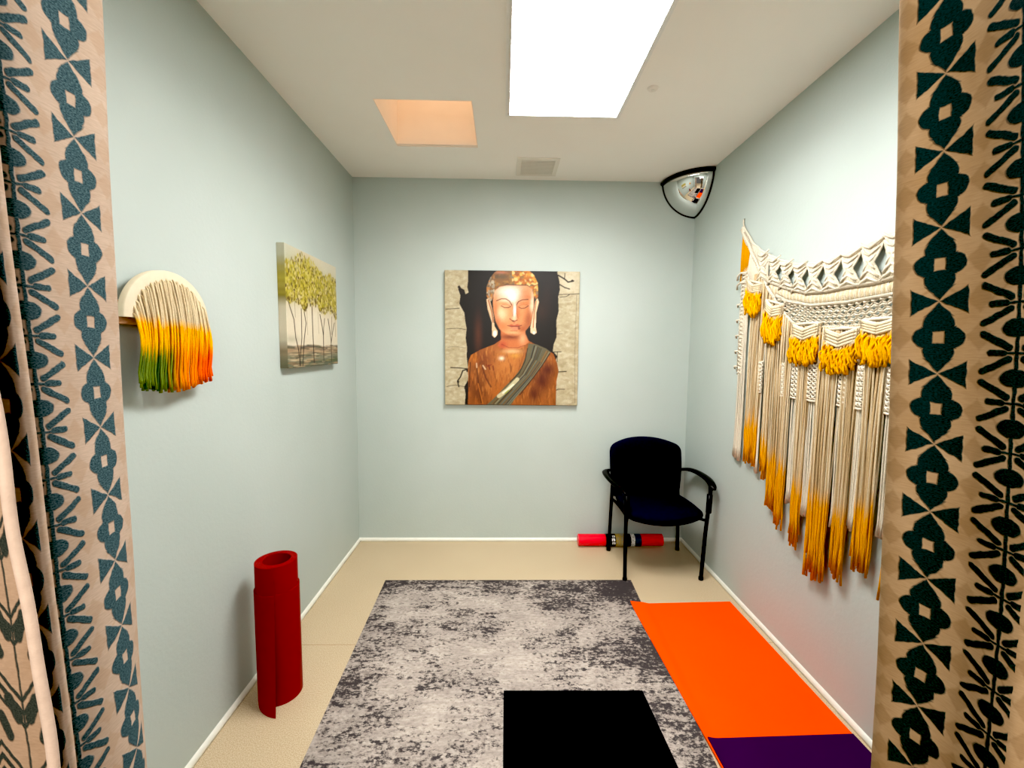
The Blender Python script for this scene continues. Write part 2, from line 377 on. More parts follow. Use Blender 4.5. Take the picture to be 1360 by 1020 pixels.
def lying_roll():
    x0, x1, r = .582, 1.232, .0455; loc = (.9, 3.205, r+.001)
    t = thing('rolled_yoga_mat', 'red packaged yoga mat rolled up, lying on the floor under the chair', 'yoga mat', loc)
    m = spiral_roll(.012, .0058, .0052, 0, 2*PI*5.05, lambda a: 0, lambda a: x1-x0, None, 36, 2)
    sc = .0455/(.012+.0058*5.05+.0052)
    m.v = [(x0-loc[0]+z, y*sc, x*sc) for x, y, z in m.v]
    mr = mat_mat('pink_red_wrap', (226, 6, 40), .22, .5); m.build('mat_roll', mr, t)
    # printed paper sleeve round the middle
    blk, yel, sil, blu, wht = (lin(c) for c in ((10, 10, 12), (178, 150, 74), (150, 146, 130), (42, 66, 84), (232, 232, 232)))
    a0, a1 = .790, 1.062; na, nx = 72, 136; P = []; cols = []; hh = rng.random((40, 40))
    def col(x, a):
        # a: degrees, 90 = top, 180 = toward the viewer
        if x < .868:
            blocks = ((.842, .862, 112, 132), (.836, .860, 142, 166), (.838, .862, 176, 200))
            for q0, q1, b0, b1 in blocks:
                if q0 < x < q1 and b0 < a < b1:
                    if (x-q0)/(q1-q0) > .3 and (x-q0)/(q1-q0) < .55 and (a-b0)/(b1-b0) > .35: return blk
                    return wht
            return blk
        if x < .905: return yel if hh[int(a/9) % 40, int(x*300) % 40] > .25 else sil
        if x < .952: return sil if hh[int(a/9) % 40, int(x*300) % 40] > .2 else yel
        if x < .984: return blk
        if x < 1.014: return wht if hh[int(a/8) % 40, int(x*500) % 40] > .45 else sil
        if x < 1.018: return blk
        return blu
    m = MB(); rr = r+.0012
    for i in range(nx+1):
        x = lerp(a0, a1, i/nx); row = []
        for j in range(na):
            a = 360*j/na; row.append((x-loc[0], -rr*math.cos(math.radians(a-180)), rr*math.sin(math.radians(a))))
            cols.append(col(x, a))
        P.append(row)
    m.grid(P, closed=True); m.c = cols
    m.build('label_sleeve', vcol('printed_sleeve', .35, 0, var=.03), t, colors=True)
lying_roll()
# ------------------------------------------------------------------ chair
def pillow(outline, th, place, rings=((0, .5), (.15, .5), (.4, .5), (.65, .49), (.85, .45), (.94, .38), (.985, .22), (1.0, 0)), crown=0):
    cx = sum(p[0] for p in outline)/len(outline); cy = sum(p[1] for p in outline)/len(outline)
    full = [(s, h) for s, h in rings]+[(s, -h) for s, h in rings[::-1][1:]]
    P = [[place(cx+(x-cx)*s, cy+(y-cy)*s, th*h+crown*(1-s*s)*(1 if h > 0 else 0)) for x, y in outline] for s, h in full]
    m = MB(); m.grid(P, closed=True, flip=True); return m
def rounded(pts, n=7):
    """pts: (x, y, corner radius) anticlockwise"""
    out = []; k = len(pts)
    for i in range(k):
        p = Vector(pts[i][:2]); a = Vector(pts[i-1][:2]); c = Vector(pts[(i+1) % k][:2]); r = pts[i][2]
        u = (a-p); w = (c-p); r = min(r, u.length*.49, w.length*.49)
        p0 = p+u.normalized()*r; p1 = p+w.normalized()*r
        for j in range(n+1):
            t = j/n; q = p0*(1-t)**2+p*2*t*(1-t)+p1*t*t; out.append((q.x, q.y))
    return out
def smooth_path(pts, n=8):
    pts = [Vector(p) for p in pts]; out = []
    for i in range(len(pts)-1):
        p0, p1, p2, p3 = pts[max(i-1, 0)], pts[i], pts[i+1], pts[min(i+2, len(pts)-1)]
        for j in range(n):
            t = j/n; out.append(.5*((2*p1)+(-p0+p2)*t+(2*p0-5*p1+4*p2-p3)*t*t+(-p0+3*p1-3*p2+p3)*t**3))
    out.append(pts[-1]); return out
def chair():
    loc = (1.06, 2.92, 0)
    t = thing('guest_chair', 'black guest chair with navy cushioned seat, armrests and thin metal legs', 'chair', loc)
    navy = simple('navy_upholstery', (17, 19, 36), .8, .15, 60, .15, 500, spec=.08); blk = simple('black_metal', (4, 4, 5), .5, .1, spec=.12)
    arm = simple('black_plastic', (4, 4, 5), .45, .1, spec=.15)
    # seat: wide rounded front that bows forward, narrower rear
    ol = rounded([(.815, 2.715, .04), (.93, 2.672, .12), (1.06, 2.660, .1), (1.20, 2.674, .12), (1.325, 2.722, .04), (1.322, 2.95, .1), (1.29, 3.15, .05), (.84, 3.15, .05), (.810, 2.94, .1)])
    rel(pillow(ol, .062, lambda x, y, h: (x, y, .422+h-.03*max(0, (2.82-y)/.15)**2*.7+.012*abs((x-1.06)/.25)**2), crown=.012), loc).build('seat', navy, t)
    ob = rounded([(.822, .415, .03), (1.06, .41, .15), (1.312, .415, .03), (1.334, .62, .1), (1.333, .795, .05), (1.20, .842, .10), (1.06, .855, .12), (.92, .842, .10), (.796, .795, .05), (.797, .62, .1)])
    def pb(x, z, h):
        k = (x-1.06)/.27
        return (x, 3.155+.14*(z-.45)-h-.055*k*k+.012, z)
    rel(pillow(ob, .05, pb, crown=.012), loc).build('backrest', navy, t)
    def leg(pts, r=.0125): 
        b = MB(); b.tube(smooth_path(pts, 5), r, 12); b.tube([(pts[0][0], pts[0][1], .0005), (pts[0][0], pts[0][1], .02)], .0155, 12)
        rel(b, loc).build('leg', blk, t)
    leg([(.804, 2.700, .001), (.800, 2.700, .3), (.800, 2.700, .50), (.802, 2.702, .60)])
    leg([(1.311, 2.712, .001), (1.326, 2.712, .3), (1.338, 2.712, .46), (1.350, 2.712, .62)])
    leg([(.801, 3.129, .001), (.808, 3.125, .25), (.815, 3.128, .45), (.826, 3.158, .62), (.83, 3.175, .70)])
    leg([(1.325, 3.135, .001), (1.318, 3.130, .25), (1.310, 3.130, .45), (1.302, 3.158, .62), (1.296, 3.175, .70)])
    for s, pts, sl in ((-1, [(.845, 3.165, .600), (.79, 3.13, .615), (.748, 3.06, .622), (.738, 2.95, .622), (.752, 2.82, .612), (.790, 2.715, .592), (.80, 2.695, .578)], (.8005, 2.701)),
                       (1, [(1.290, 3.165, .600), (1.335, 3.135, .622), (1.366, 3.06, .640), (1.378, 2.95, .647), (1.378, 2.82, .645), (1.364, 2.725, .630), (1.354, 2.705, .610)], (1.343, 2.712))):
        b = MB(); p = smooth_path(pts, 7); b.tube(p, lambda q: .012+.014*min(1, q*3)-.006*max(0, q-.8)*5*.5, 14, flat=.55, up=(0, 0, 1))
        rel(b, loc).build('armrest', arm, t)
        b = MB(); b.tube([(sl[0]-.004*s*.5, sl[1], .455), (sl[0]+.004*s*.5, sl[1], .575)], .0185, 14); rel(b, loc).build('arm_sleeve', arm, t)
    b = MB()
    for zz, pts in ((0, [(.802, 2.70, .40), (.83, 2.80, .395), (.83, 3.05, .395), (.812, 3.128, .40)]), (0, [(1.333, 2.712, .40), (1.295, 2.80, .395), (1.295, 3.05, .395), (1.312, 3.13, .40)]),
                    (0, [(.83, 2.80, .388), (1.295, 2.80, .388)]), (0, [(.83, 3.08, .388), (1.295, 3.08, .388)])):
        b.tube(smooth_path(pts, 5), .010, 10)
    rel(b, loc).build('seat_frame', blk, t)
    b = MB(); b.tube(smooth_path([(.828, 3.165, .66), (.90, 3.20, .66), (1.06, 3.215, .66), (1.22, 3.20, .66), (1.298, 3.165, .66)], 5), .010, 10); rel(b, loc).build('back_brace', blk, t)
chair()
# ------------------------------------------------------------------ painting helpers (brush strokes held as vertex colours on the canvas face)
class Paint:
    def __init__(s, w, h, n):
        s.n = n; s.w, s.h = w, h; s.a = np.zeros((n, n, 3)); yy, xx = np.mgrid[0:n, 0:n]
        s.X = (xx+.5)/n*w; s.Y = (yy+.5)/n*h
    def mask(s, pts):
        ins = np.zeros(s.X.shape, bool); k = len(pts)
        for i in range(k):
            (x0, y0), (x1, y1) = pts[i-1], pts[i]
            if y0 == y1: continue
            c = ((y0 > s.Y) != (y1 > s.Y)) & (s.X < (x1-x0)*(s.Y-y0)/(y1-y0)+x0); ins ^= c
        return ins.astype(float)
    def blur(s, m, r):
        k = max(1, int(r/s.w*s.n)); 
        for ax in (0, 1):
            for _ in range(2):
                p = np.pad(m, [(k, k) if i == ax else (0, 0) for i in range(2)], mode='edge'); c = np.cumsum(p, ax)
                z = np.zeros_like(np.take(c, [0], ax)); c = np.concatenate([z, c], ax); L = 2*k+1
                m = (np.take(c, range(L, c.shape[ax]), ax)-np.take(c, range(0, c.shape[ax]-L), ax))/L
        return m
    def put(s, m, col, al=1.0):
        m = (m*al)[..., None]; s.a = s.a*(1-m)+np.array(lin(col))*m
    def poly(s, pts, col, al=1, soft=0, clip=None):
        m = s.mask(pts)
        if soft: m = s.blur(m, soft)
        if clip is not None: m = m*clip
        s.put(m, col, al)
    def line(s, pts, w, col, al=1, clip=None):
        d = np.full(s.X.shape, 1e9); tt = 0
        for (x0, y0), (x1, y1) in zip(pts, pts[1:]):
            vx, vy = x1-x0, y1-y0; L = vx*vx+vy*vy+1e-9
            h = np.clip(((s.X-x0)*vx+(s.Y-y0)*vy)/L, 0, 1); d = np.minimum(d, np.hypot(s.X-x0-h*vx, s.Y-y0-h*vy))
        px = s.w/s.n; m = np.clip((w/2-d)/px+.5, 0, 1)
        if clip is not None: m = m*clip
        s.put(m, col, al)
    def dab(s, x, y, rx, ry, ang, col, al=1, clip=None):
        c, q = math.cos(ang), math.sin(ang); X, Y = s.X-x, s.Y-y
        d = np.sqrt(((X*c+Y*q)/rx)**2+((-X*q+Y*c)/ry)**2); m = np.clip((1-d)*3, 0, 1)
        if clip is not None: m = m*clip
        s.put(m, col, al)
    def soft(s, x, y, rx, ry, col, al=1, clip=None, ang=0):
        c, q = math.cos(ang), math.sin(ang); X, Y = s.X-x, s.Y-y
        m = np.exp(-(((X*c+Y*q)/rx)**2+((-X*q+Y*c)/ry)**2))
        if clip is not None: m = m*clip
        s.put(m, col, al)
    def grain(s, amt, sx=1, sy=1):
        n = s.n; g = rng.random((n//sy+2, n//sx+2)); g = np.repeat(np.repeat(g, sy, 0), sx, 1)[:n, :n]
        s.a = np.clip(s.a*(1+amt*(g[..., None]-.5)*2), 0, 1)
    def down(s, k=2):
        n = s.n//k; return s.a.reshape(n, k, n, k, 3).mean((1, 3))
def canvas_mesh(img, w, h, d):
    """front face in the local xz plane facing -y, wrapped edges back to y = +d"""
    n = img.shape[0]; mb = MB(); r = .003
    xs = [-w/2]+[lerp(-w/2+r, w/2-r, i/(n-1)) for i in range(n)]+[w/2]
    ix = [0]+list(range(n))+[n-1]
    P = []; cols = []
    def row(yb, zz, j):
        return [(x, (r*.7 if (k in (0, n+1)) else 0)+yb, zz) for k, x in enumerate(xs)], [tuple(img[j, q]) for q in ix]
    zs = [h/2]+[lerp(h/2-r, -h/2+r, j/(n-1)) for j in range(n)]+[-h/2]
    for k, zz in enumerate(zs):
        p, c = row(r*.7 if k in (0, n+1) else 0, zz, ix[k]); P.append(p); cols += c
    mb.grid(P); mb.c = cols
    # wrapped sides
    def side(loop, cl, flip):
        a = np.array(cl); a = np.concatenate([np.repeat(a[:1], 9, 0), a, np.repeat(a[-1:], 9, 0)]); cl = [tuple(a[i:i+19].mean(0)*.9) for i in range(len(cl))]
        o = len(mb.v); mb.grid([loop, [(x, d, z) for x, y, z in loop]], flip=flip); mb.c[o:] = cl+cl
    N = n+2
    side(P[0], cols[:N], False); side(P[-1], cols[-N:], True)
    side([p[0] for p in P], [cols[i*N] for i in range(N)], True); side([p[-1] for p in P], [cols[i*N+N-1] for i in range(N)], False)
    mb.add([(-w/2, d, -h/2), (w/2, d, -h/2), (w/2, d, h/2), (-w/2, d, h/2)], [(3, 2, 1, 0)], lin((200, 190, 170)))
    mb.f = [f[::-1] for f in mb.f]
    return mb
M_PAINT = vcol('painted_canvas', .5, .12, 900, .05, 400, spec=.35)
def figure_painting():
    p = Paint(827, 824, 520); ox, oy = 95, 89
    def Q(l): return [(x-ox, y-oy) for x, y in l]
    full = np.ones(p.X.shape)
    def g(col, m, amp, cnt, rx, ry, ang, cols, al=.5):
        ys_, xs_ = np.nonzero(m > .5)
        for _ in range(cnt):
            k = random.randrange(len(xs_)); c = random.choice(cols)
            p.dab(xs_[k]/p.n*p.w, ys_[k]/p.n*p.h, rx*random.uniform(.5, 1.4), ry*random.uniform(.5, 1.4), ang+random.uniform(-.3, .3), c, al, m)
    p.put(full, (20, 12, 9))
    p.soft(300-ox, 480-oy, 22, 110, (92, 48, 24), .8); p.soft(690-ox, 330-oy, 40, 60, (58, 34, 20), .7); p.soft(720-ox, 250-oy, 30, 90, (40, 24, 16), .8)
    # stone at both sides
    Lp = Q([(90, 80), (237, 80), (237, 150), (232, 190), (240, 222), (222, 232), (214, 205), (196, 196), (183, 178), (177, 205), (190, 240), (184, 290), (198, 318), (214, 345), (220, 400), (228, 440), (222, 500), (231, 560), (228, 610), (236, 676), (240, 720), (236, 760), (214, 800), (222, 850), (216, 920), (90, 920)])
    Rp = Q([(790, 80), (930, 80), (930, 920), (789, 920), (787, 810), (768, 740), (797, 700), (776, 655), (792, 605), (764, 575), (768, 535), (785, 490), (784, 380), (796, 330), (792, 240), (801, 200), (798, 150), (783, 95)])
    for pp in (Lp, Rp):
        m = p.mask(pp); p.put(m, (186, 174, 144)); g(None, m, 0, 520, 16, 9, 0, [(201, 190, 162), (170, 157, 126), (212, 203, 178), (160, 146, 112), (192, 182, 150)], .35)
    p.soft(860-ox, 150-oy, 60, 70, (226, 214, 190), .7, p.mask(Rp))
    cr = (38, 26, 18)
    for l, w in (([(100, 325), (150, 320), (184, 318)], 4), ([(105, 444), (170, 440), (222, 446)], 3), ([(112, 556), (160, 552), (225, 560)], 1.5), ([(130, 682), (190, 684), (240, 690)], 6), ([(240, 690), (205, 700), (190, 740), (172, 765), (180, 800)], 8), ([(105, 800), (160, 790), (215, 800)], 3),
                 ([(790, 112), (830, 135), (850, 152), (884, 145)], 9), ([(795, 165), (830, 185), (860, 194)], 7), ([(792, 228), (850, 226), (922, 222)], 4), ([(800, 244), (840, 240), (860, 228)], 4), ([(770, 580), (815, 578)], 5), ([(792, 582), (792, 640)], 4), ([(780, 705), (850, 700)], 6), ([(786, 820), (800, 812), (842, 812)], 4), ([(782, 470), (822, 466)], 2), ([(905, 230), (900, 560), (908, 900)], 1.5), ([(830, 100), (828, 130)], 5)):
        p.line(Q(l), w, cr)
    for bx, by, r_ in ((876, 144, 9), (182, 190, 10), (200, 218, 14), (176, 770, 9), (222, 810, 10), (236, 700, 12)): p.dab(bx-ox, by-oy, r_, r_, 0, cr)
    # torso
    body = Q([(236, 920), (240, 800), (236, 690), (240, 640), (256, 603), (310, 572), (400, 536), (445, 505), (600, 505), (640, 528), (720, 560), (768, 592), (792, 650), (802, 700), (790, 760), (786, 920)])
    bm = p.mask(body); p.put(bm, (150, 88, 34))
    p.soft(480-ox, 660-oy, 110, 130, (196, 126, 62), .95, bm); p.soft(330-ox, 630-oy, 60, 50, (126, 62, 22), .8, bm); p.soft(270-ox, 620-oy, 26, 30, (196, 118, 30), .9, bm)
    p.soft(300-ox, 830-oy, 50, 100, (110, 58, 20), .9, bm); p.soft(420-ox, 820-oy, 50, 90, (176, 104, 40), .9, bm); p.soft(700-ox, 860-oy, 90, 80, (160, 98, 46), .9, bm)
    g(None, bm, 0, 420, 5, 26, 0, [(186, 112, 46), (120, 66, 24), (206, 138, 70), (92, 48, 18), (170, 98, 36)], .38)
    for x, y, a, b_ in ((700, 760, 50, 70), (735, 690, 40, 40), (650, 850, 30, 50)): p.soft(x-ox, y-oy, a, b_, (84, 24, 14), .85, bm)
    for l, w, c in (([(290, 655), (300, 760), (320, 900)], 7, (86, 40, 16)), ([(325, 670), (345, 740), (380, 800)], 10, (104, 50, 20)), ([(300, 780), (330, 905)], 5, (196, 120, 44)), ([(250, 650), (246, 800)], 6, (60, 30, 14)),
                    ([(330, 668), (345, 690)], 8, (226, 190, 150)), ([(365, 665), (372, 690)], 8, (110, 30, 16)), ([(392, 670), (396, 695)], 7, (110, 30, 16)), ([(290, 655), (292, 680)], 7, (228, 190, 150)), ([(350, 660), (358, 672), (382, 662)], 5, (130, 40, 20))):
        p.line(Q(l), w, c, .85)
    # sash over the right shoulder
    sash = Q([(612, 528), (660, 534), (722, 560), (752, 582), (716, 640), (668, 712), (604, 792), (540, 862), (500, 920), (345, 920), (400, 872), (460, 806), (520, 744), (568, 680), (596, 606)])
    sm_ = p.mask(sash); p.put(sm_, (104, 98, 74))
    ctr = [(640, 540), (622, 620), (570, 720), (490, 800), (390, 905)]; ctr2 = [(740, 580), (700, 650), (640, 735), (560, 830), (490, 915)]
    for k in range(34):
        f = (k+.5)/34+random.uniform(-.03, .03); pts = [(lerp(a[0], b_[0], f), lerp(a[1], b_[1], f)) for a, b_ in zip(ctr, ctr2)]
        c = random.choice([(138, 136, 108), (70, 66, 50), (92, 100, 92), (160, 150, 110), (54, 44, 32), (120, 92, 48), (112, 118, 110), (150, 110, 60)])
        a0 = random.uniform(0, .5); pts = pts[int(a0*4):int(a0*4)+random.choice((3, 4, 5))]
        if len(pts) > 1: p.line(Q(pts), random.uniform(4, 9), c, .75, sm_)
    p.line(Q([(430, 858), (480, 820), (545, 752)]), 24, (206, 196, 158), .9, sm_); p.line(Q([(455, 838), (520, 785)]), 10, (238, 232, 206), .9, sm_); p.line(Q([(470, 840), (490, 822)]), 8, (150, 160, 60), .8, sm_)
    p.line(Q([(606, 560), (590, 640), (556, 712), (500, 768)]), 7, (52, 36, 22), .8); p.line(Q([(745, 590), (700, 662), (640, 745), (560, 850)]), 7, (58, 26, 14), .8)
    # neck and collar
    nk = Q([(438, 430), (442, 505), (420, 545), (460, 565), (560, 562), (615, 520), (592, 470), (588, 430)])
    nm = p.blur(p.mask(nk), 3); p.put(nm, (200, 118, 68)); p.soft(500-ox, 490-oy, 70, 16, (122, 58, 30), .9, nm); p.soft(575-ox, 500-oy, 22, 34, (228, 176, 130), .8, nm); p.soft(450-ox, 540-oy, 26, 22, (176, 54, 30), .7)
    p.line(Q([(445, 535), (490, 556), (545, 556), (590, 540)]), 4, (130, 58, 30), .8); p.soft(510-ox, 578-oy, 52, 14, (230, 184, 132), .9); p.soft(530-ox, 605-oy, 30, 14, (222, 162, 70), .7); p.soft(445-ox, 622-oy, 16, 12, (246, 226, 196), .95)
    # ears
    for e, c in ((Q([(350, 262), (366, 252), (380, 300), (392, 350), (400, 425), (420, 455), (418, 478), (402, 496), (386, 482), (384, 400), (358, 322)]), (222, 188, 150)), (Q([(664, 252), (673, 275), (657, 340), (655, 430), (662, 462), (646, 474), (624, 462), (622, 430), (640, 330), (650, 270)]), (230, 196, 158))):
        m = p.mask(e); p.put(m, c)
    p.line(Q([(362, 268), (384, 340), (392, 400)]), 8, (150, 84, 44), .9); p.line(Q([(655, 270), (645, 340), (640, 430)]), 8, (170, 100, 56), .8)
    p.dab(403-ox, 470-oy, 13, 22, 0, (250, 238, 220)); p.dab(645-ox, 462-oy, 10, 11, 0, (248, 232, 212)); p.dab(650-ox, 410-oy, 5, 40, 0, (240, 218, 190), .9)
    # hair
    hr = Q([(350, 240), (352, 180), (372, 132), (398, 100), (420, 85), (608, 85), (640, 112), (664, 160), (668, 240), (656, 262), (640, 240), (636, 205), (604, 172), (470, 172), (416, 192), (394, 240), (378, 275), (360, 262)])
    hm = p.mask(hr); p.put(hm, (140, 98, 52))
    g(None, hm, 0, 120, 13, 9, 0, [(122, 100, 74), (150, 112, 60), (98, 72, 46), (168, 120, 60), (132, 120, 100)], .7)
    rm = hm*(p.X > 505-ox); g(None, rm, 0, 110, 13, 10, .3, [(214, 150, 52), (232, 176, 84), (190, 112, 34), (240, 200, 130), (160, 88, 30)], .85)
    lm = hm*(p.X < 400-ox); g(None, lm, 0, 40, 10, 12, 0, [(160, 150, 130), (110, 96, 76), (186, 176, 150), (190, 128, 66)], .8)
    p.soft(440-ox, 125-oy, 50, 16, (96, 84, 66), .8, hm); p.soft(440-ox, 100-oy, 40, 6, (200, 120, 96), .7, hm)
    # face
    fc = Q([(393, 240), (402, 208), (430, 186), (475, 176), (600, 176), (630, 196), (640, 235), (640, 300), (632, 370), (618, 418), (590, 452), (545, 480), (510, 484), (470, 470), (432, 442), (408, 395), (394, 330), (390, 280)])
    fm = p.blur(p.mask(fc), 2); p.put(fm, (222, 150, 98))
    p.soft(490-ox, 215-oy, 74, 38, (252, 236, 222), 1, fm); p.soft(505-ox, 250-oy, 34, 30, (255, 250, 242), .95, fm); p.soft(460-ox, 265-oy, 40, 22, (246, 208, 172), .8, fm)
    p.soft(590-ox, 215-oy, 30, 26, (206, 140, 94), .9, fm); p.soft(612-ox, 330-oy, 22, 90, (196, 116, 66), .85, fm); p.soft(632-ox, 280-oy, 10, 60, (246, 222, 196), .8, fm)
    p.soft(440-ox, 350-oy, 36, 44, (248, 208, 166), .95, fm); p.soft(405-ox, 330-oy, 16, 80, (196, 116, 66), .75, fm); p.soft(578-ox, 350-oy, 32, 44, (230, 152, 98), .9, fm)
    p.soft(452-ox, 425-oy, 30, 30, (206, 126, 76), .8, fm); p.soft(520-ox, 462-oy, 50, 14, (232, 172, 122), .9, fm); p.soft(575-ox, 440-oy, 34, 26, (176, 96, 54), .85, fm); p.soft(500-ox, 482-oy, 60, 10, (150, 78, 42), .8, fm)
    p.soft(608-ox, 390-oy, 30, 70, (150, 78, 40), .75, fm); p.soft(628-ox, 300-oy, 14, 30, (240, 206, 170), .7, fm); p.soft(600-ox, 245-oy, 34, 16, (190, 112, 66), .6, fm); p.soft(420-ox, 400-oy, 20, 40, (186, 104, 58), .7, fm); p.soft(545-ox, 345-oy, 14, 40, (196, 112, 66), .7, fm)
    dk = (84, 36, 22)
    p.soft(450-ox, 285-oy, 44, 10, (226, 150, 98), .8, fm); p.soft(580-ox, 283-oy, 36, 9, (206, 122, 72), .8, fm)
    p.line(Q([(412, 270), (440, 258), (470, 258), (492, 272), (506, 296)]), 6, dk, .9); p.line(Q([(534, 296), (546, 274), (572, 262), (606, 260)]), 6, dk, .9)
    p.line(Q([(506, 290), (514, 330), (510, 362)]), 4, (150, 78, 46), .8); p.soft(524-ox, 330-oy, 9, 46, (255, 246, 234), 1); p.line(Q([(538, 300), (537, 345), (545, 375)]), 6, (176, 94, 54), .8)
    p.line(Q([(440, 300), (462, 312), (484, 311), (500, 304)]), 5, dk, .95); p.line(Q([(446, 293), (470, 290), (496, 298)]), 2.5, (150, 80, 50), .8)
    p.line(Q([(548, 306), (566, 315), (588, 312), (608, 298)]), 5, dk, .95); p.line(Q([(550, 298), (575, 292), (604, 292)]), 2.5, (150, 80, 50), .8)
    p.line(Q([(494, 378), (508, 390), (522, 394), (540, 386)]), 6, (120, 52, 30), .95); p.soft(520-ox, 376-oy, 14, 10, (244, 196, 156), .8); p.dab(515-ox, 392-oy, 10, 5, .2, (64, 24, 16))
    p.poly(Q([(482, 420), (506, 412), (522, 418), (540, 411), (566, 420), (545, 428), (505, 428)]), (178, 86, 60), .95, 2); p.poly(Q([(492, 430), (556, 428), (548, 444), (520, 448), (502, 442)]), (214, 136, 104), .95, 2)
    p.line(Q([(480, 420), (505, 427), (525, 425), (545, 427), (568, 418)]), 4, (92, 34, 24), .95); p.dab(552-ox, 436-oy, 10, 10, 0, (120, 56, 38), .8); p.line(Q([(500, 452), (540, 452)]), 5, (160, 84, 50), .7)
    p.soft(522-ox, 402-oy, 8, 8, (186, 104, 68), .8)
    p.grain(.10, 1, 3); p.grain(.06)
    p.a = p.a**1.14*.86
    img = p.down(2)
    d = .034; yf = YB-d-.001
    A, B_, Cc = at(589.5, 359, 1, yf), at(769.5, 359.5, 1, yf), at(592, 538, 1, yf)
    w = ((B_[0]-A[0])+(at(767.5, 539, 1, yf)[0]-Cc[0]))/2; h = A[2]-Cc[2]
    o = canvas_mesh(img, w, h, d).build('canvas_picture', M_PAINT, smooth=False, colors=True)
    o.location = ((A[0]+B_[0]+Cc[0]+at(767.5, 539, 1, yf)[0])/4, yf, (A[2]+Cc[2])/2+.003)
    tag(o, 'square canvas of a serene bronze figure with closed eyes on the back wall', 'painting')
figure_painting()
def trees():
    p = Paint(1, 1, 420); full = np.ones(p.X.shape)
    p.put(full, (226, 214, 188)); p.soft(.5, .62, .5, .25, (240, 228, 202), .9); p.soft(.02, .1, .2, .3, (202, 205, 184), .8); p.soft(.85, .08, .3, .12, (214, 212, 190), .8)
    for y0, y1, c in ((.815, .84, (96, 88, 76)), (.84, .875, (176, 150, 118)), (.875, .90, (150, 136, 110)), (.90, .95, (128, 128, 104)), (.95, 1.01, (92, 100, 78))):
        m = ((p.Y > y0+.008*np.sin(p.X*11)) & (p.Y < y1+.02)).astype(float); p.put(p.blur(m, .006), c, .95)
    for _ in range(160):
        x, y = random.random(), random.uniform(.81, 1); p.dab(x, y, random.uniform(.03, .12), random.uniform(.003, .009), 0, random.choice([(200, 170, 130), (110, 110, 84), (150, 120, 90), (86, 90, 66), (214, 196, 160), (70, 66, 54)]), .6)
    p.soft(.85, .955, .16, .014, (74, 92, 40), .9)
    p.soft(.06, .765, .12, .03, (190, 184, 160), .8)
    def trunk(l, w, c=(50, 32, 26), al=.95): p.line(l, w*1.35, c, al)
    trunk([(.03, .46), (.05, .50), (.11, .60), (.13, .75), (.175, .86), (.19, .99)], .010); trunk([(.0, .45), (.05, .47)], .006); trunk([(.24, .5), (.235, .75), (.21, .86), (.195, .99)], .009); trunk([(.29, .52), (.32, .62), (.28, .75), (.255, .88), (.24, .99)], .010)
    trunk([(.44, .44), (.445, .7), (.455, .97)], .011); trunk([(.34, .45), (.345, .72)], .004, (140, 120, 90)); trunk([(.13, .45), (.135, .58)], .004, (120, 100, 80))
    trunk([(.60, .52), (.64, .62), (.665, .72), (.66, .96)], .011); trunk([(.70, .55), (.675, .64), (.665, .74)], .008); trunk([(.78, .55), (.815, .66), (.84, .76), (.84, .97)], .011); trunk([(.93, .58), (.88, .68), (.845, .78)], .009); trunk([(.87, .52), (.855, .7)], .006); trunk([(.56, .5), (.565, .7)], .004, (150, 130, 100)); trunk([(.95, .5), (.955, .72)], .005, (130, 110, 80))
    cl = [(.02, .30, .12, .13), (.13, .28, .13, .14), (.29, .19, .13, .12), (.42, .20, .13, .12), (.34, .33, .15, .12), (.55, .25, .12, .12), (.22, .37, .12, .09), (.47, .36, .11, .09), (.66, .28, .10, .12), (.70, .42, .10, .09), (.30, .45, .05, .06), (.83, .24, .10, .10), (.93, .30, .10, .13), (.86, .40, .10, .09), (.97, .44, .06, .09), (.06, .42, .07, .05), (.62, .44, .05, .06)]
    cl = [(x, y-.02, rx*1.08, ry*1.12) for x, y, rx, ry in cl]
    for x, y, rx, ry in cl: p.soft(x, y, rx*.85, ry*.85, (166, 156, 54), .95)
    for x, y, rx, ry in cl:
        for _ in range(150):
            a = random.uniform(0, 2*PI); r = math.sqrt(random.random())*1.12
            up = random.choice([(188, 174, 52), (168, 156, 38), (150, 140, 30), (206, 192, 84), (194, 180, 58), (222, 206, 124)])
            lo = random.choice([(112, 92, 28), (140, 124, 36), (96, 72, 26), (168, 150, 60), (222, 206, 150)])
            yy = y+ry*r*math.sin(a); c = lo if (random.random() < (.75 if r*math.sin(a) > .35 else .22)) else up
            p.dab(x+rx*r*math.cos(a), yy, random.uniform(.006, .015), random.uniform(.010, .024), random.uniform(-.5, .5), c, .85)
    p.grain(.06)
    p.a = p.a**1.06*.74
    img = p.down(2); d = .040; xf = XL+d+.001
    P0, P1, P2, P3 = at(380.5, 323, 0, xf), at(448, 356, 0, xf), at(380.5, 491.5, 0, xf), at(447, 481.5, 0, xf)
    y0, y1 = (P0[1]+P2[1])/2, (P1[1]+P3[1])/2; z1, z0 = (P0[2]+P1[2])/2, (P2[2]+P3[2])/2
    o = canvas_mesh(img, y1-y0, z1-z0, d).build('canvas_picture', M_PAINT, smooth=False, colors=True)
    o.location = (xf, (y0+y1)/2, (z0+z1)/2); o.rotation_euler = (0, 0, PI/2)
    tag(o, 'square canvas of yellow-green trees with thin trunks on the left wall', 'painting')
trees()
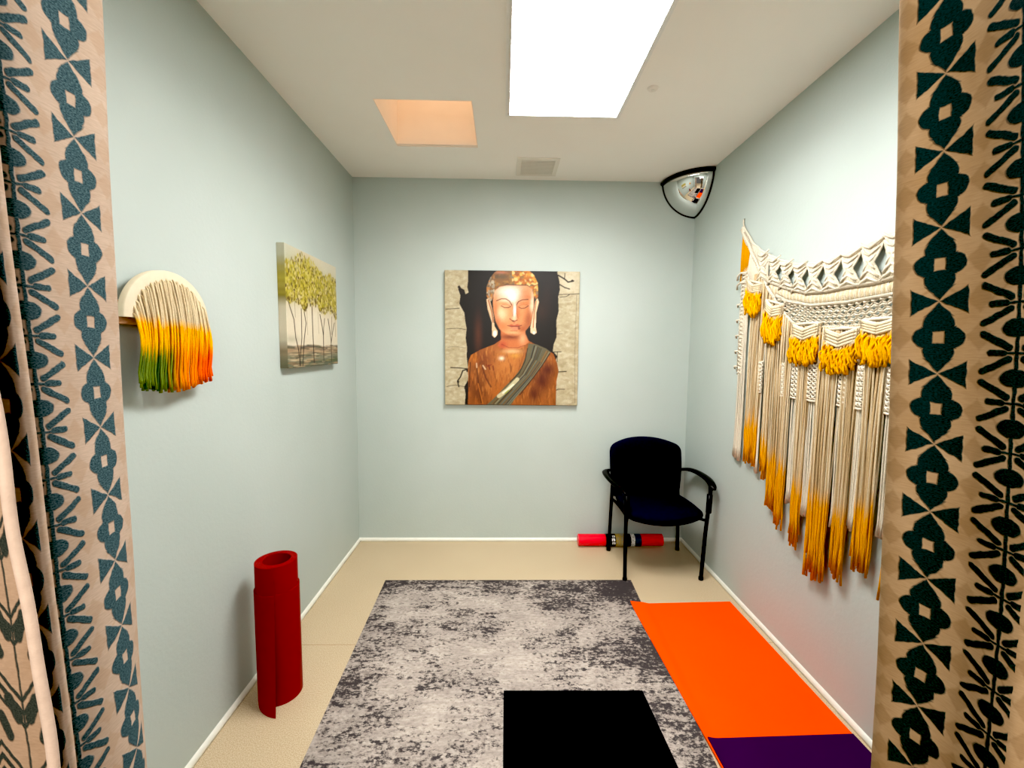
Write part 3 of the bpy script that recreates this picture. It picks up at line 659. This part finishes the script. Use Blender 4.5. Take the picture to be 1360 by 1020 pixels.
# ------------------------------------------------------------------ arch hanging with dyed fringe (left wall)
M_CORD = vcol('cotton_cord', .9, .6, 500, .16, 260, spec=.1)
def arch():
    yc, zb, R = 1.420, 1.587, .1765; x0 = XL+.030
    t = thing('fringe_wall_hanging', 'cream arch wall hanging with a yellow, orange and green dyed fringe on the left wall', 'wall hanging', (XL, yc, zb))
    wood = simple('cream_felt_board', (212, 198, 170), .7, .04, 40, .15, 300); edge = simple('raw_wood', (176, 132, 96), .6, .1, 30, cs=(1, 1, 8))
    n = 40; zf = 1.0
    def ring(r, x, k=.875): return [(x-XL, r*math.cos(PI*i/n), r*k*math.sin(PI*i/n)) for i in range(n+1)]
    b = MB(); P = [[(x, y, z) for x, y, z in ring(R, x0)], ring(R, x0+.016), ring(R-.003, x0+.019), ring(.09, x0+.019), ring(.09, x0)]
    b.grid(P+[P[0]], flip=True)
    for i in (0, n): b.add([q[i] for q in P], [(0, 1, 2, 3, 4)] if i else [(4, 3, 2, 1, 0)])
    b.build('arch_board', wood, t)
    b = MB(); b.box((.001, -R+.004, -.020), (.031, R-.004, -.002)); b.box((.001, -R+.03, -.002), (.030, -R+.05, .05)); b.box((.001, R-.05, -.002), (.030, R-.03, .05)); b.build('support_bar', edge, t, smooth=False, bevel=.002)
    cream, yel, org, red, grn, dgr = (lin(c) for c in ((214, 194, 158), (246, 178, 14), (246, 140, 18), (238, 92, 34), (108, 128, 48), (58, 84, 44)))
    def mixl(a, b_, f): return tuple(lerp(p, q, f) for p, q in zip(a, b_))
    b = MB(); N = 74
    for layer in range(2):
        for k in range(N):
            f = (k+.5)/N; a = PI*(.02+.96*f); r = R-.030+.008*-.8*math.cos(a)+.005*math.sin(k*1.7)-layer*.014
            y = -r*math.cos(a); z = r*.875*math.sin(a)-.006
            y += random.uniform(-.002, .002); s = y/R
            yend = y*1.02+random.uniform(-.012, .012)
            zend = -.192-.03*math.cos(s*1.3)+random.uniform(-.012, .010)+.012*abs(s)
            xx = .052+layer*-.008+random.uniform(-.002, .003)
            pts = [(.046, y, z+.004)]; nn = 12
            for q in range(nn+1):
                h = q/nn; pts.append((xx+.012*math.sin(PI*min(1, h*1.2))+.006*h, lerp(y, yend, h)+.0025*math.sin(5*h+k), lerp(z-.004, zend, h)))
            zy = -.012+.006*math.sin(k*.9)-.012*s; zg = -.098+.016*math.sin(k*2.1)
            jit = random.uniform(.86, 1.06); gr = 1-sm(-.30, .14, s+random.uniform(-.14, .14)); rd = sm(.2, .9, s+random.uniform(-.2, .2))
            def col(p, zy=zy, zg=zg, jit=jit, gr=gr, rd=rd, k=k):
                zz = p[2]
                c = mixl(yel, cream, sm(zy-.006, zy+.006, zz))
                low = mixl(mixl(org, red, rd), grn if k % 3 else dgr, gr)
                if k % 2 and gr < .5: c = mixl(c, org, max(0, min(1, (zy-.01-zz)/.06))*.7)
                c = mixl(low, c, sm(zg-.020, zg+.020, zz)); return tuple(q*jit for q in c)
            b.tube(pts, lambda q: .0028+.0012*max(0, q-.92)/.08, 5, col)
    b.build('fringe', M_CORD, t, colors=True)
arch()
# ------------------------------------------------------------------ macrame on the right wall
def macrame():
    yc = 1.76
    t = thing('macrame_wall_hanging', 'large cream macrame wall hanging with mustard yellow tassels on the right wall', 'wall hanging', (XR, yc, 1.9))
    loc = tuple(t.location)
    nat, nat2, white, yel, ydk = (lin(c) for c in ((208, 190, 158), (184, 158, 120), (216, 205, 184), (236, 168, 4), (196, 126, 4)))
    def mixl(a, b_, f): return tuple(lerp(p, q, f) for p, q in zip(a, b_))
    def jc(c, v=.10): 
        k = random.uniform(1-v, 1+v*.4); return tuple(x*k for x in c)
    ropeY = [.93, 1.03, 1.13, 1.28, 1.43, 1.586, 1.70, 1.772, 1.894, 1.962, 2.089, 2.236, 2.392, 2.485, 2.589]
    ropeZ = [2.239, 2.130, 2.055, 1.992, 1.958, 1.936, 1.918, 1.908, 1.901, 1.903, 1.922, 1.973, 2.052, 2.119, 2.239]
    rope = lambda y: interp(ropeY, ropeZ, y)
    Cz = lambda y: interp([0, .02, .15, .32, .44, .57, .83], [1.603, 1.606, 1.612, 1.638, 1.73, 1.87, 2.215], abs(y-yc))
    Bz = lambda y: interp([0, .05, .21, .387, .47], [1.705, 1.708, 1.713, 1.753, 1.79], abs(y-yc))
    Az = lambda y: interp([0, .11, .24, .37, .52, .57], [1.770, 1.766, 1.775, 1.81, 1.865, 1.89], abs(y-yc))
    X = lambda o: XR-o
    def fin(mb, name, parent=t): return rel(mb, loc).build(name, M_CORD, parent, colors=True)
    def arcpts(fn, y0, y1, off, n=60): return [(X(off+.002*math.sin(i*1.3)), lerp(y0, y1, i/n), fn(lerp(y0, y1, i/n))+.0012*math.sin(i*2.1)) for i in range(n+1)]
    # hanging rope with its two nails' loops
    b = MB(); b.tube(arcpts(rope, .93, 2.589, .012, 90), .0055, 6, white)
    for y, s in ((2.589, 1), (.93, -1)):
        for dz in (.012, .0): b.tube([(X(.012), y-.012*s, 2.222), (X(.014), y-.004*s, 2.245), (X(.010), y+.006*s, 2.262+dz), (X(.002), y+.010*s, 2.268+dz)], .004, 6, white)
        b.tube([(X(.014), y, 2.23), (X(.016), y-.03*s, 2.16), (X(.014), y-.06*s, 2.115)], .009, 6, white)
    fin(b, 'hanging_rope')
    # openwork leaf panels between the rope and line A
    b = MB()
    for k in range(13):
        y0 = yc-.60+1.20*k/12; w = .053
        for s in range(15):
            f = s/14-.5; pts = []
            for q in range(9):
                h = q/8; br = .34+.66*abs(2*h-1)**.9
                y = y0+f*2*w*br; zt = rope(y)-.004; zb = Az(y)+.004
                if zt < zb: zt = zb
                pts.append((X(.013+.010*(1-abs(2*h-1))+.004*math.cos(f*PI)), y+.004*math.sin(h*PI*2)*f, lerp(zt, zb, h)))
            b.tube(pts, .0040, 5, jc(white))
        for q in range(6):       # diagonal hitches forming two leaves
            for sg in (-1, 1):
                h = .06+.88*q/5; w2 = w*(.34+.66*abs(2*h-1)**.9)
                za, zb = rope(y0), Az(y0); z = lerp(za, zb, h); dz = (za-zb)*.09*(1 if h > .5 else -1)
                b.tube([(X(.026), y0, z+dz), (X(.028), y0+sg*w2*.55, z+dz*.1), (X(.022), y0+sg*w2*1.04, z-dz)], .0044, 5, jc(white))
    fin(b, 'openwork_header')
    # outer fans at both ends, between rope and line C
    for sg in (1, -1):
        b = MB()
        for k in range(26):
            y = yc+sg*lerp(.555, .815, k/25); zt = rope(max(.932, min(2.587, y)))-.003; zb = Cz(y)+.004
            if zt > zb+.01: b.tube([(X(.014), y, zt), (X(.017), y+.003, (zt+zb)/2), (X(.014), y, zb)], .0042, 5, jc(white))
        for k in range(20):      # the fan below the line, down to the outer tassel
            y = yc+sg*lerp(.555, .735, k/19); zt = Cz(y)+.004
            b.tube([(X(.012), y, zt), (X(.016), y, (zt+1.86)/2), (X(.018), lerp(y, yc+sg*.65, .25), 1.86)], .0042, 5, jc(white))
        fin(b, 'corded_fan')
    # vertical cord band A-B
    b = MB(); n = 128
    for k in range(n+1):
        y = yc-.53+1.06*k/n; zt = Az(y); zb = max(Bz(y), Cz(y)) if abs(y-yc) > .4 else Bz(y)
        if zt-zb > .006: b.tube([(X(.012), y, zt), (X(.0175), y+random.uniform(-.001, .001), (zt+zb)/2), (X(.012), y, zb)], .0044, 5, jc(nat if k % 3 else white))
    fin(b, 'corded_band')
    b = MB()
    for fn, a, r in ((Az, .57, .0058), (Bz, .47, .0058), (Cz, .83, .0070)):
        b.tube(arcpts(fn, yc-a, yc+a, .020, 90), r, 6, white)
        for i in range(150):   # hitches wrapped over the line
            y = yc+lerp(-a, a, i/149); z = fn(y)
            b.tube([(X(.018), y-.003, z+.007), (X(.029), y, z), (X(.018), y+.003, z-.007)], .0036, 4, jc(white), cap=False)
    fin(b, 'hitched_line')
    # square-knot net B-C
    b = MB(); rows = 4; cols = 25
    for r in range(rows):
        for k in range(cols):
            y = yc-.46+.92*(k+(.5 if r % 2 else 0))/cols
            zt, zb = Bz(y)-.004, Cz(y)+.006
            if zt-zb < .02: continue
            h = (r+.5)/rows; z = lerp(zt, zb, h); hz = (zt-zb)/rows; hy = .92/cols/2
            for sg in (-1, 1):
                b.tube([(X(.014), y+sg*hy, z+hz*.55), (X(.020), y+sg*.002, z), (X(.014), y-sg*hy, z-hz*.55)], .0036, 5, jc(white))
            b.tube([(X(.020), y-.007, z+.003), (X(.027), y, z+.005), (X(.020), y+.007, z+.003)], .004, 5, jc(white))
    fin(b, 'knotted_net')
    # tassels: woven chevron then dyed fringe
    tl = [(2.480, 2.338, 1.885, .055, 1.701), (2.297, 2.150, 1.755, .070, 1.545), (2.068, 1.884, 1.632, .072, 1.446), (1.856, 1.672, 1.600, .075, 1.418), (1.668, 1.496, 1.628, .055, 1.455)]
    full = tl+[(2*yc-q[1], 2*yc-q[0])+q[2:] for q in tl[:2]]
    for ya, yb, ztop, wv, zend in full:
        m = (ya+yb)/2; hw = abs(ya-yb)/2; b = MB(); sl = 0.0
        if abs(m-yc) > .3: sl = .28*(1 if m > yc else -1)
        base = lambda y, h, f: ztop+sl*(y-m)-.62*wv*f-h*wv*.36
        nr = 8
        b.tube([(X(.024), m-hw, ztop-sl*hw), (X(.032), m, ztop+.002), (X(.024), m+hw, ztop+sl*hw)], .007, 5, white)
        for r in range(nr):
            f = r/(nr-1); w = hw*(1-.06*f)
            for sg in (-1, 1):
                pts = []
                for q in range(6):
                    h = q/5; y = m+sg*w*(1-h); pts.append((X(.028+.010*math.sin(h*PI*.6)+.003*(r % 2)), y, base(y, h, f)))
                b.tube(pts, .0062, 5, jc(nat if r % 2 else white))
                if r < nr-1:
                    for q in range(7):
                        h = (q+.5)/7; y = m+sg*w*(1-h); z = base(y, h, f+.5/(nr-1))
                        b.tube([(X(.026), y-.004, z+.008), (X(.038), y+.002*sg, z), (X(.026), y+.004, z-.008)], .0042, 4, jc(nat2 if q % 2 else nat), cap=False)
        fin(b, 'tassel_top')
        b = MB(); nf = int(hw*2/.0066)
        for layer in range(3):
            for k in range(nf):
                f = (k+.5)/nf; sg = 2*f-1; y = m+sg*hw*.95; h = 1-abs(sg)
                zt = base(y, h, 1.0)+.004; ze = zend+.022*abs(sg)**2+sl*(y-m)*.6+random.uniform(-.014, .026)+layer*.010
                pts = []; L = 9; ph = random.uniform(0, 6)
                for q in range(L+1):
                    g = q/L; pts.append((X(.032+.018*math.sin(g*PI*.7)-layer*.008+.004*math.sin(g*9+ph)), y+.0045*math.sin(g*11+ph)+random.uniform(-.0025, .0025), lerp(zt, ze, g)))
                j = random.uniform(.72, 1.08); zs = zt-.012+random.uniform(-.008, .008)
                b.tube(pts, lambda g: .0044+.0016*(g > .9), 5, lambda p, zs=zs, j=j: tuple(c*j for c in mixl(yel, nat, sm(zs-.008, zs+.008, p[2]))))
        fin(b, 'tassel_fringe')
    # long cord bundles: (y range, where the dye starts, where it ends, x offset, dyed)
    bl = [(2.560, 2.485, None, .862, .010, 0), (2.440, 2.300, 1.135, .872, .022, 1), (2.330, 2.300, None, .835, .012, 0), (2.280, 2.215, 1.020, .830, .022, 1), (2.215, 2.135, .965, .690, .026, 1), (2.150, 2.115, None, .785, .012, 0), (2.130, 2.062, .925, .610, .024, 1), (2.062, 2.005, None, .768, .012, 0), (2.020, 1.945, .880, .575, .024, 1),
          (1.952, 1.890, None, .752, .012, 0), (1.895, 1.765, .870, .490, .027, 1), (1.768, 1.715, None, .775, .012, 0), (1.745, 1.668, .845, .555, .025, 1), (1.672, 1.640, None, .795, .012, 0), (1.640, 1.545, .930, .640, .026, 1), (1.540, 1.505, None, .822, .012, 0),
          (1.500, 1.420, .900, .590, .024, 1), (1.430, 1.380, None, .790, .012, 0), (1.380, 1.300, .960, .690, .026, 1), (1.310, 1.235, 1.02, .800, .022, 1), (1.230, 1.090, 1.135, .872, .022, 1), (1.025, .98, None, .862, .010, 0)]
    for ya, yb, zs, ze, off, dyed in bl:
        b = MB(); nf = max(4, int((ya-yb)/(.0068 if dyed else .0075))); gat = random.uniform(-.01, .01)
        for layer in range(2 if dyed else 1):
            for k in range(nf):
                f = (k+.5)/nf; y = lerp(ya, yb, f)+random.uniform(-.002, .002)
                zt = min(Cz(y)+.004, 1.93); e = ze+random.uniform(-.012, .075 if dyed else .012); ph = random.uniform(0, 6); L = 14
                if dyed and random.random() < .06: e += .05
                sp = .80 if dyed else 1.05; mid = (ya+yb)/2; pts = []
                for q in range(L+1):
                    g = q/L; yy = lerp(y, mid+(y-mid)*sp+gat, g)+.0022*math.sin(g*8+ph)
                    if dyed and g > .85: yy += random.uniform(-.005, .005)
                    pts.append((X(off-layer*.008+.003*math.sin(g*5+ph)+.010*g), yy, lerp(zt, e, g)))
                j = random.uniform(.82, 1.06)
                if dyed:
                    z0 = zs+random.uniform(-.035, .035); base = nat2 if k % 3 else nat
                    col = lambda p, z0=z0, j=j, base=base: tuple(c*j for c in mixl(mixl(ydk, yel, .55), base, sm(z0-.02, z0+.02, p[2])))
                    b.tube(pts, lambda g: .0034+.0012*(g > .95), 5, col)
                else:
                    b.tube(pts, lambda g: .0036+.004*max(0, g-.97)/.03, 5, tuple(c*j for c in white))
        if not dyed and 1.1 < ya < 2.35:   # knotted lattice in the undyed strips
            for r in range(8):
                z = 1.44-.020*r; w = abs(ya-yb)/2; mid = (ya+yb)/2
                for c in (-.5, .5):
                    yy = mid+w*c
                    b.tube([(X(.024), yy-w*.55, z+.012), (X(.031), yy, z), (X(.024), yy+w*.55, z-.012)], .0042, 5, jc(white)); b.tube([(X(.024), yy+w*.55, z+.012), (X(.031), yy, z), (X(.024), yy-w*.55, z-.012)], .0042, 5, jc(white))
            b.tube([(X(.026), ya, 1.285), (X(.028), (ya+yb)/2, 1.282), (X(.026), yb, 1.285)], .005, 5, white)
        fin(b, 'cord_bundle')
    # narrow knotted strips hanging at both outer edges
    for sg in (1, -1):
        b = MB(); w = .030; yo = yc+sg*.785
        for k in range(13):
            z = 1.965-.046*k
            for q in range(2):
                b.tube([(X(.012), yo-w, z-.023*q), (X(.020), yo, z-.023*(q+.5)), (X(.012), yo+w, z-.023*(q+1))], .0042, 5, jc(white)); b.tube([(X(.012), yo+w, z-.023*q), (X(.020), yo, z-.023*(q+.5)), (X(.012), yo-w, z-.023*(q+1))], .0042, 5, jc(white))
            if k % 2 == 0 and k > 3: b.tube([(X(.014), yo+sg*w*.8, z), (X(.020), yo+sg*(w+.022), z-.002), (X(.012), yo+sg*(w+.028), z-.016)], .0055, 5, jc(white))
        for k in range(7): b.tube([(X(.010), yo-w+2*w*k/6, 2.05+.02*(3-abs(k-3))), (X(.013), yo-w+2*w*k/6, 1.7), (X(.012), yo-w*1.05+2.1*w*k/6, 1.38)], .0038, 5, jc(white))
        for dz in (0, -.055): b.tube([(X(.018), yo-.03, 1.955+dz), (X(.024), yo+sg*.02, 1.962+dz), (X(.020), yo+sg*.065, 1.950+dz), (X(.016), yo+sg*.072, 1.925+dz)], .006, 5, white)
        fin(b, 'knotted_strip')
        b = MB()
        for k in range(9):
            y = yc+sg*(.755+.075*k/8); e = 1.90+random.uniform(0, .03)
            b.tube([(X(.008), y, min(rope(max(.93, min(2.589, y))), 2.20)-.006), (X(.012), y, 2.05), (X(.010), y+.004*sg, e)], .0042, 5, jc(mixl(ydk, yel, .3)))
        fin(b, 'yellow_tuft')
macrame()
# ------------------------------------------------------------------ curtains with embroidered columns
class Ex:
    nt = None
    def __init__(s, k): s.k = k
    @staticmethod
    def op(o, *a):
        n = Ex.nt.nodes.new('ShaderNodeMath'); n.operation = o
        for i, q in enumerate(a):
            q = q.k if isinstance(q, Ex) else q
            if hasattr(q, 'is_linked'): Ex.nt.links.new(q, n.inputs[i])
            else: n.inputs[i].default_value = q
        return Ex(n.outputs[0])
    def __add__(s, o): return Ex.op('ADD', s, o)
    def __radd__(s, o): return Ex.op('ADD', s, o)
    def __sub__(s, o): return Ex.op('SUBTRACT', s, o)
    def __rsub__(s, o): return Ex.op('SUBTRACT', o, s)
    def __mul__(s, o): return Ex.op('MULTIPLY', s, o)
    __rmul__ = __mul__
    def __truediv__(s, o): return Ex.op('DIVIDE', s, o)
def eabs(a): return Ex.op('ABSOLUTE', a)
def emin(a, *b):
    for q in b: a = Ex.op('MINIMUM', a, q)
    return a
def emax(a, *b):
    for q in b: a = Ex.op('MAXIMUM', a, q)
    return a
def frac(a): return Ex.op('FRACT', a)
def esq(a): return Ex.op('SQRT', a)
def inside(d, w):      # 1 where the signed distance is negative
    n = Ex.nt.nodes.new('ShaderNodeMapRange'); Ex.nt.links.new(d.k, n.inputs[0])
    n.inputs['From Min'].default_value = w; n.inputs['From Max'].default_value = -w; return Ex(n.outputs[0])
def circ(x, y, cx, cy, r):
    a = x-cx; b_ = y-cy; return esq(a*a+b_*b_)-r
def caps(x, y, x0, y0, x1, y1, r):
    vx, vy = x1-x0, y1-y0; L = vx*vx+vy*vy
    h = Ex.op('MULTIPLY_ADD', x-x0, vx/L, (y-y0)*(vy/L)); h = emin(emax(h, 0.0), 1.0)
    a = (x-x0)-h*vx; b_ = (y-y0)-h*vy; return esq(a*a+b_*b_)-r
def curtain_mat(name, base, base2, dark, dark2, tan, phase, phase2, geo=None, T=.0965, T2=.0593):
    m, nt, b, out = newmat(name); Ex.nt = nt
    uv = nt.nodes.new('ShaderNodeUVMap'); uv.uv_map = 'UVMap'
    # hand-woven irregularity: wobble the coordinates a little
    nz = nt.nodes.new('ShaderNodeTexNoise'); nz.inputs['Scale'].default_value = 90; nt.links.new(uv.outputs[0], nz.inputs['Vector'])
    sp = nt.nodes.new('ShaderNodeSeparateXYZ'); nt.links.new(uv.outputs[0], sp.inputs[0])
    sn = nt.nodes.new('ShaderNodeSeparateColor'); nt.links.new(nz.outputs['Color'], sn.inputs[0])
    u = Ex(sp.outputs[0])+(Ex(sn.outputs[0])-.5)*.004; v = Ex(sp.outputs[1])+(Ex(sn.outputs[1])-.5)*.004
    U = .17
    uu = frac(u/U)*U                               # flower at .060, sprig at .145
    yn = frac(v/T+phase)-.5; xn = (uu-.060)/T
    ax, ay = eabs(xn), eabs(yn)
    fl = emin(circ(ax, ay, .150, 0.0, .143), circ(ax, ay, 0.0, .190, .178), emax((ax*1.2+ay-.485)*.6, .29-ay), emax(ax-.19, ay-.15))
    hole = emax(ax-.062, ay-.080)
    fl = emax(fl, hole*-1.0)
    yb = ay*-1.0+.5
    bow = emax(emax(ax-.315, yb-(ax*.60-.004)), .012-ax)
    yn2 = frac(v/T2+phase2)-.5; x2 = (uu-.145)/T2; bx, by = eabs(x2), eabs(yn2)
    el = (esq((bx/.31)*(bx/.31)+(by/.19)*(by/.19))-1.0)*.2
    spr = emin(el, emax(bx-.045, by-.6), caps(bx, by, .64, .115, .15, .385, .074), caps(bx, by*-1.0+.5, .50, 0.0, .24, 0.0, .070), caps(bx, by*-1.0+.5, .24, 0.0, .0, .0, .03))
    nearf = inside(ax-.36, .005)
    mask = emax(inside(emin(fl, bow), .010)*nearf, inside(spr, .014))
    # faint woven lattice
    x3 = eabs(frac((u-.0175)/(U/2))*(U/2)/T)          # columns midway between the motifs
    x3 = emin(x3, eabs((frac((u-.0175)/(U/2))*(U/2)-U/2)/T))
    y3 = frac(v/T+phase+.25)-.5; a3 = eabs(y3); y4 = eabs(frac((v/T+phase+.25)*2.0)-.5)*.5
    lat = emin(eabs(x3*.95+a3*1.0-.40)-.024, emax((x3/.15+y4/.19-1.0)*.14, -1.0))
    tmask = inside(lat, .02)*.42
    if geo is not None:
        g = inside(geo-u, .001)
        zx = (frac(u/.10)-.5); azx = eabs(zx); zy = frac(v/.085-azx*.9)-.5
        z1 = emin(eabs(zy)-.045, eabs(eabs(zy)-.16)-.035)
        lf = emin(caps(azx, frac(v/.085)-.5, .10, -.05, .24, .18, .085), eabs(azx-.0)-.02, caps(azx, frac(v/.085)-.5, .30, -.28, .42, -.05, .075))
        gm = inside(emin(z1, lf), .012)
        mask = gm*g+mask*(1.0-g); tmask = tmask*(1.0-g)
    fine = nt.nodes.new('ShaderNodeMapping'); fine.inputs['Scale'].default_value = (60, 520, 1); nt.links.new(uv.outputs[0], fine.inputs[0])
    slub = noise(nt, fine.outputs[0], 1.0, 4, .6)
    cloud = noise(nt, uv.outputs[0], 9, 4)
    basec = mixc(nt, ramp(nt, cloud, [(.35, (0, 0, 0, 1)), (.7, (1, 1, 1, 1))]), L4(base), L4(base2))
    basec = mixc(nt, 1.0, basec, ramp(nt, slub, [(.2, (.80, .79, .78, 1)), (.75, (1.08, 1.08, 1.08, 1))]), 'MULTIPLY')
    basec = mixc(nt, tmask.k, basec, L4(tan))
    st = nt.nodes.new('ShaderNodeMapping'); st.inputs['Scale'].default_value = (330, 620, 1); nt.links.new(uv.outputs[0], st.inputs[0])
    stn = noise(nt, st.outputs[0], 1.0, 2, .6)
    darkc = ramp(nt, stn, [(.35, L4(dark)), (.68, L4(dark2))])
    nt.links.new(mixc(nt, mask.k, basec, darkc), b.inputs['Base Color'])
    b.inputs['Roughness'].default_value = .9; b.inputs['Specular IOR Level'].default_value = .12
    h = Ex(slub)*.25+mask*1.0+Ex(stn)*mask*.8
    bump(nt, b, h.k, .55, .0012)
    tr = nt.nodes.new('ShaderNodeBsdfTranslucent'); nt.links.new(mixc(nt, mask.k, basec, darkc), tr.inputs[0])
    mx = nt.nodes.new('ShaderNodeMixShader'); mx.inputs[0].default_value = .16
    nt.links.new(b.outputs[0], mx.inputs[1]); nt.links.new(tr.outputs[0], mx.inputs[2]); nt.links.new(mx.outputs[0], out.inputs[0])
    return m
def curtain_surface(ctrl, sign, ztop, zbot, name, mat, parent, nz=150, per=10, wob=0.0):
    """ctrl: (u, depth y, photo column at rows 0 / 510 / 1020) -> plan curve that shifts gently with height"""
    rows = []
    for k in range(nz+1):
        z = lerp(ztop, zbot, k/nz); line = []
        for u, d, c0, c1, c2 in ctrl:
            r = max(0, min(1020, row_of(sign*.55, d, z))); q = r/510
            col = c0*(q-1)*(q-2)/2-c1*q*(q-2)+c2*q*(q-1)/2
            x = at(col, r, 1, d)[0]
            line.append((x, d, z, u))
        pts = []
        for i in range(len(line)-1):
            p0, p1, p2, p3 = (np.array(line[max(0, min(len(line)-1, i+e))]) for e in (-1, 0, 1, 2))
            for j in range(per):
                t = j/per; pts.append(.5*((2*p1)+(-p0+p2)*t+(2*p0-5*p1+4*p2-p3)*t*t+(-p0+3*p1-3*p2+p3)*t**3))
        pts.append(np.array(line[-1]))
        gather = sm(2.02, 2.14, z)      # the cloth draws in to the rod at the very top
        for j, p in enumerate(pts):
            p[1] = lerp(p[1], .575+.018*math.sin(j*.9), gather)
            p[1] += wob*(.5*math.sin(z*7+p[3]*30)+.5*math.sin(z*17-p[3]*22))
        rows.append(pts)
    mb = MB(); P = [[(p[0], p[1], p[2]) for p in r] for r in rows]; mb.grid(P, flip=(sign > 0))
    o = mb.build(name, mat, parent)
    me = o.data; uvl = me.uv_layers.new(name='UVMap'); flatuv = [(p[3], p[2]) for r in rows for p in r]
    uvl.data.foreach_set('uv', np.array([flatuv[l.vertex_index] for l in me.loops]).ravel())
    md = o.modifiers.new('thick', 'SOLIDIFY'); md.thickness = .0016; md.offset = 0
    return o, rows
def curtains():
    ZT, ZB = 2.155, .02
    ml = curtain_mat('left_curtain_cloth', (208, 186, 167), (192, 169, 149), (40, 64, 72), (92, 118, 124), (182, 152, 124), .7805, .7173, None, .0919, .0556)
    mg = curtain_mat('left_hem_cloth', (172, 144, 120), (156, 128, 102), (40, 46, 43), (64, 68, 61), (150, 122, 92), .2, .2, -1.0)
    mr = curtain_mat('right_curtain_shaded_cloth', (174, 146, 113), (154, 124, 89), (20, 35, 36), (34, 54, 55), (122, 94, 62), .6754, .5894, None, .0965, .0593)  # same cloth as the left panel, with shade put into its darker colours
    t = thing('curtain', 'cream curtain embroidered with dark teal motifs, hanging at the left of the doorway', 'curtain', (-.56, .56, 0))
    ctl = [(0, .640, 128, 158, 188), (.012, .622, 131, 160, 194), (.060, .578, 82, 128, 183), (.100, .540, 40, 94, 153), (.145, .502, -10, 47, 107), (.160, .497, -34, 24, 84), (.172, .480, -32, 30, 90), (.184, .462, -24, 38, 100), (.196, .452, -34, 30, 93), (.230, .446, -58, 6, 72), (.28, .45, -130, -60, 10), (.36, .48, -210, -150, -90)]
    o, _ = curtain_surface(ctl, -1, ZT, ZB, 'curtain_panel', ml, t, wob=.0015); o.location = (.56, -.56, 0)
    hem = [(.30, .44, -260, -170, -120), (.20, .42, -190, -110, -60), (.10, .41, -140, -60, 10), (.03, .403, -100, -20, 58), (.012, .400, -94, -11, 70)]
    o2, rows = curtain_surface(hem, -1, ZT, ZB, 'folded_hem', mg, t, wob=.0015); o2.location = (.56, -.56, 0)
    o2['label'] = 'turned-back hem with a geometric leaf print'
    b = MB(); edge = [tuple(r[-1][:3]) for r in rows]; edge = [(x+.0012*math.sin(z*23)+.001*math.sin(z*41), y, z) for x, y, z in edge]
    b.tube(edge, .0048, 8); b.build('hem_piping', simple('pale_hem', (184, 160, 142), .9, .08, 60, .4, 400), o2)
    t = thing('curtain', 'embroidered curtain with shade toned into its cloth, hanging at the right of the doorway', 'curtain', (.58, .56, 0))
    ctr = [(0, .638, 1203, 1190, 1166), (.010, .622, 1200, 1185, 1160), (.060, .575, 1259, 1244, 1214), (.100, .534, 1308, 1296, 1262), (.145, .490, 1360, 1350, 1309), (.185, .462, 1405, 1394, 1352), (.24, .445, 1470, 1460, 1420), (.30, .45, 1540, 1530, 1490), (.36, .47, 1600, 1590, 1560)]
    o, _ = curtain_surface(ctr, 1, ZT, ZB, 'curtain_panel', mr, t, wob=.0015); o.location = (-.58, -.56, 0)
    loc = (.05, .575, 2.17); r = thing('curtain_rod', 'thin dark curtain rod across the top of the doorway', 'curtain rod', loc)
    mk = simple('rod_metal', (40, 38, 36), .4, .1, metal=.6)
    b = MB(); b.tube([(DX0-.08, .575, 2.17), (DX1+.08, .575, 2.17)], .011, 14); rel(b, loc).build('pole', mk, r)
    for x in (DX0-.05, DX1+.05):
        b = MB(); b.box((x-.01, YF, 2.15), (x+.01, YF+.006, 2.19)); b.box((x-.006, YF+.006, 2.162), (x+.006, .575, 2.178)); rel(b, loc).build('bracket', mk, r, smooth=False)
curtains()
# ------------------------------------------------------------------ lights and world
def lamp(name, loc, size, power, col, rot=(0, 0, 0), shape='RECTANGLE', sy=None):
    l = bpy.data.lights.new(name, 'AREA'); l.shape = shape; l.size = size; l.size_y = sy or size; l.energy = power; l.color = col
    o = bpy.data.objects.new(name, l); C.objects.link(o); o.location = loc; o.rotation_euler = rot; return o
lamp('added_fill_light', (.05, -1.0, 2.05), .9, 40, (1, .93, .85), (math.radians(78), 0, 0))  # unseen lamp added behind the camera to fill the room and back wall
tl = lamp('troffer_tubes', (.305, 1.791, ZC-.018), .55, 19, (1, .985, .965), sy=1.16); tl.data.spread = math.radians(158)
w = bpy.data.worlds.new('world'); bpy.context.scene.world = w; w.use_nodes = True
w.node_tree.nodes['Background'].inputs[0].default_value = (.9, .85, .78, 1); w.node_tree.nodes['Background'].inputs[1].default_value = .10
sc = bpy.context.scene
sc.view_settings.view_transform = 'Standard'; sc.view_settings.look = 'None'; sc.view_settings.exposure = .84; sc.view_settings.gamma = 1.0
vs = sc.view_settings; vs.use_curve_mapping = True; vs.curve_mapping.black_level = (.014,)*3; vs.curve_mapping.white_level = (1.7,)*3
cv = vs.curve_mapping.curves[3]
for q in ((.05, .085), (.12, .204), (.294, .49), (.47, .75), (.66, .91)): cv.points.new(*q)
vs.curve_mapping.update()
sc.cycles.use_denoising = True; sc.cycles.max_bounces = 10; sc.cycles.diffuse_bounces = 6
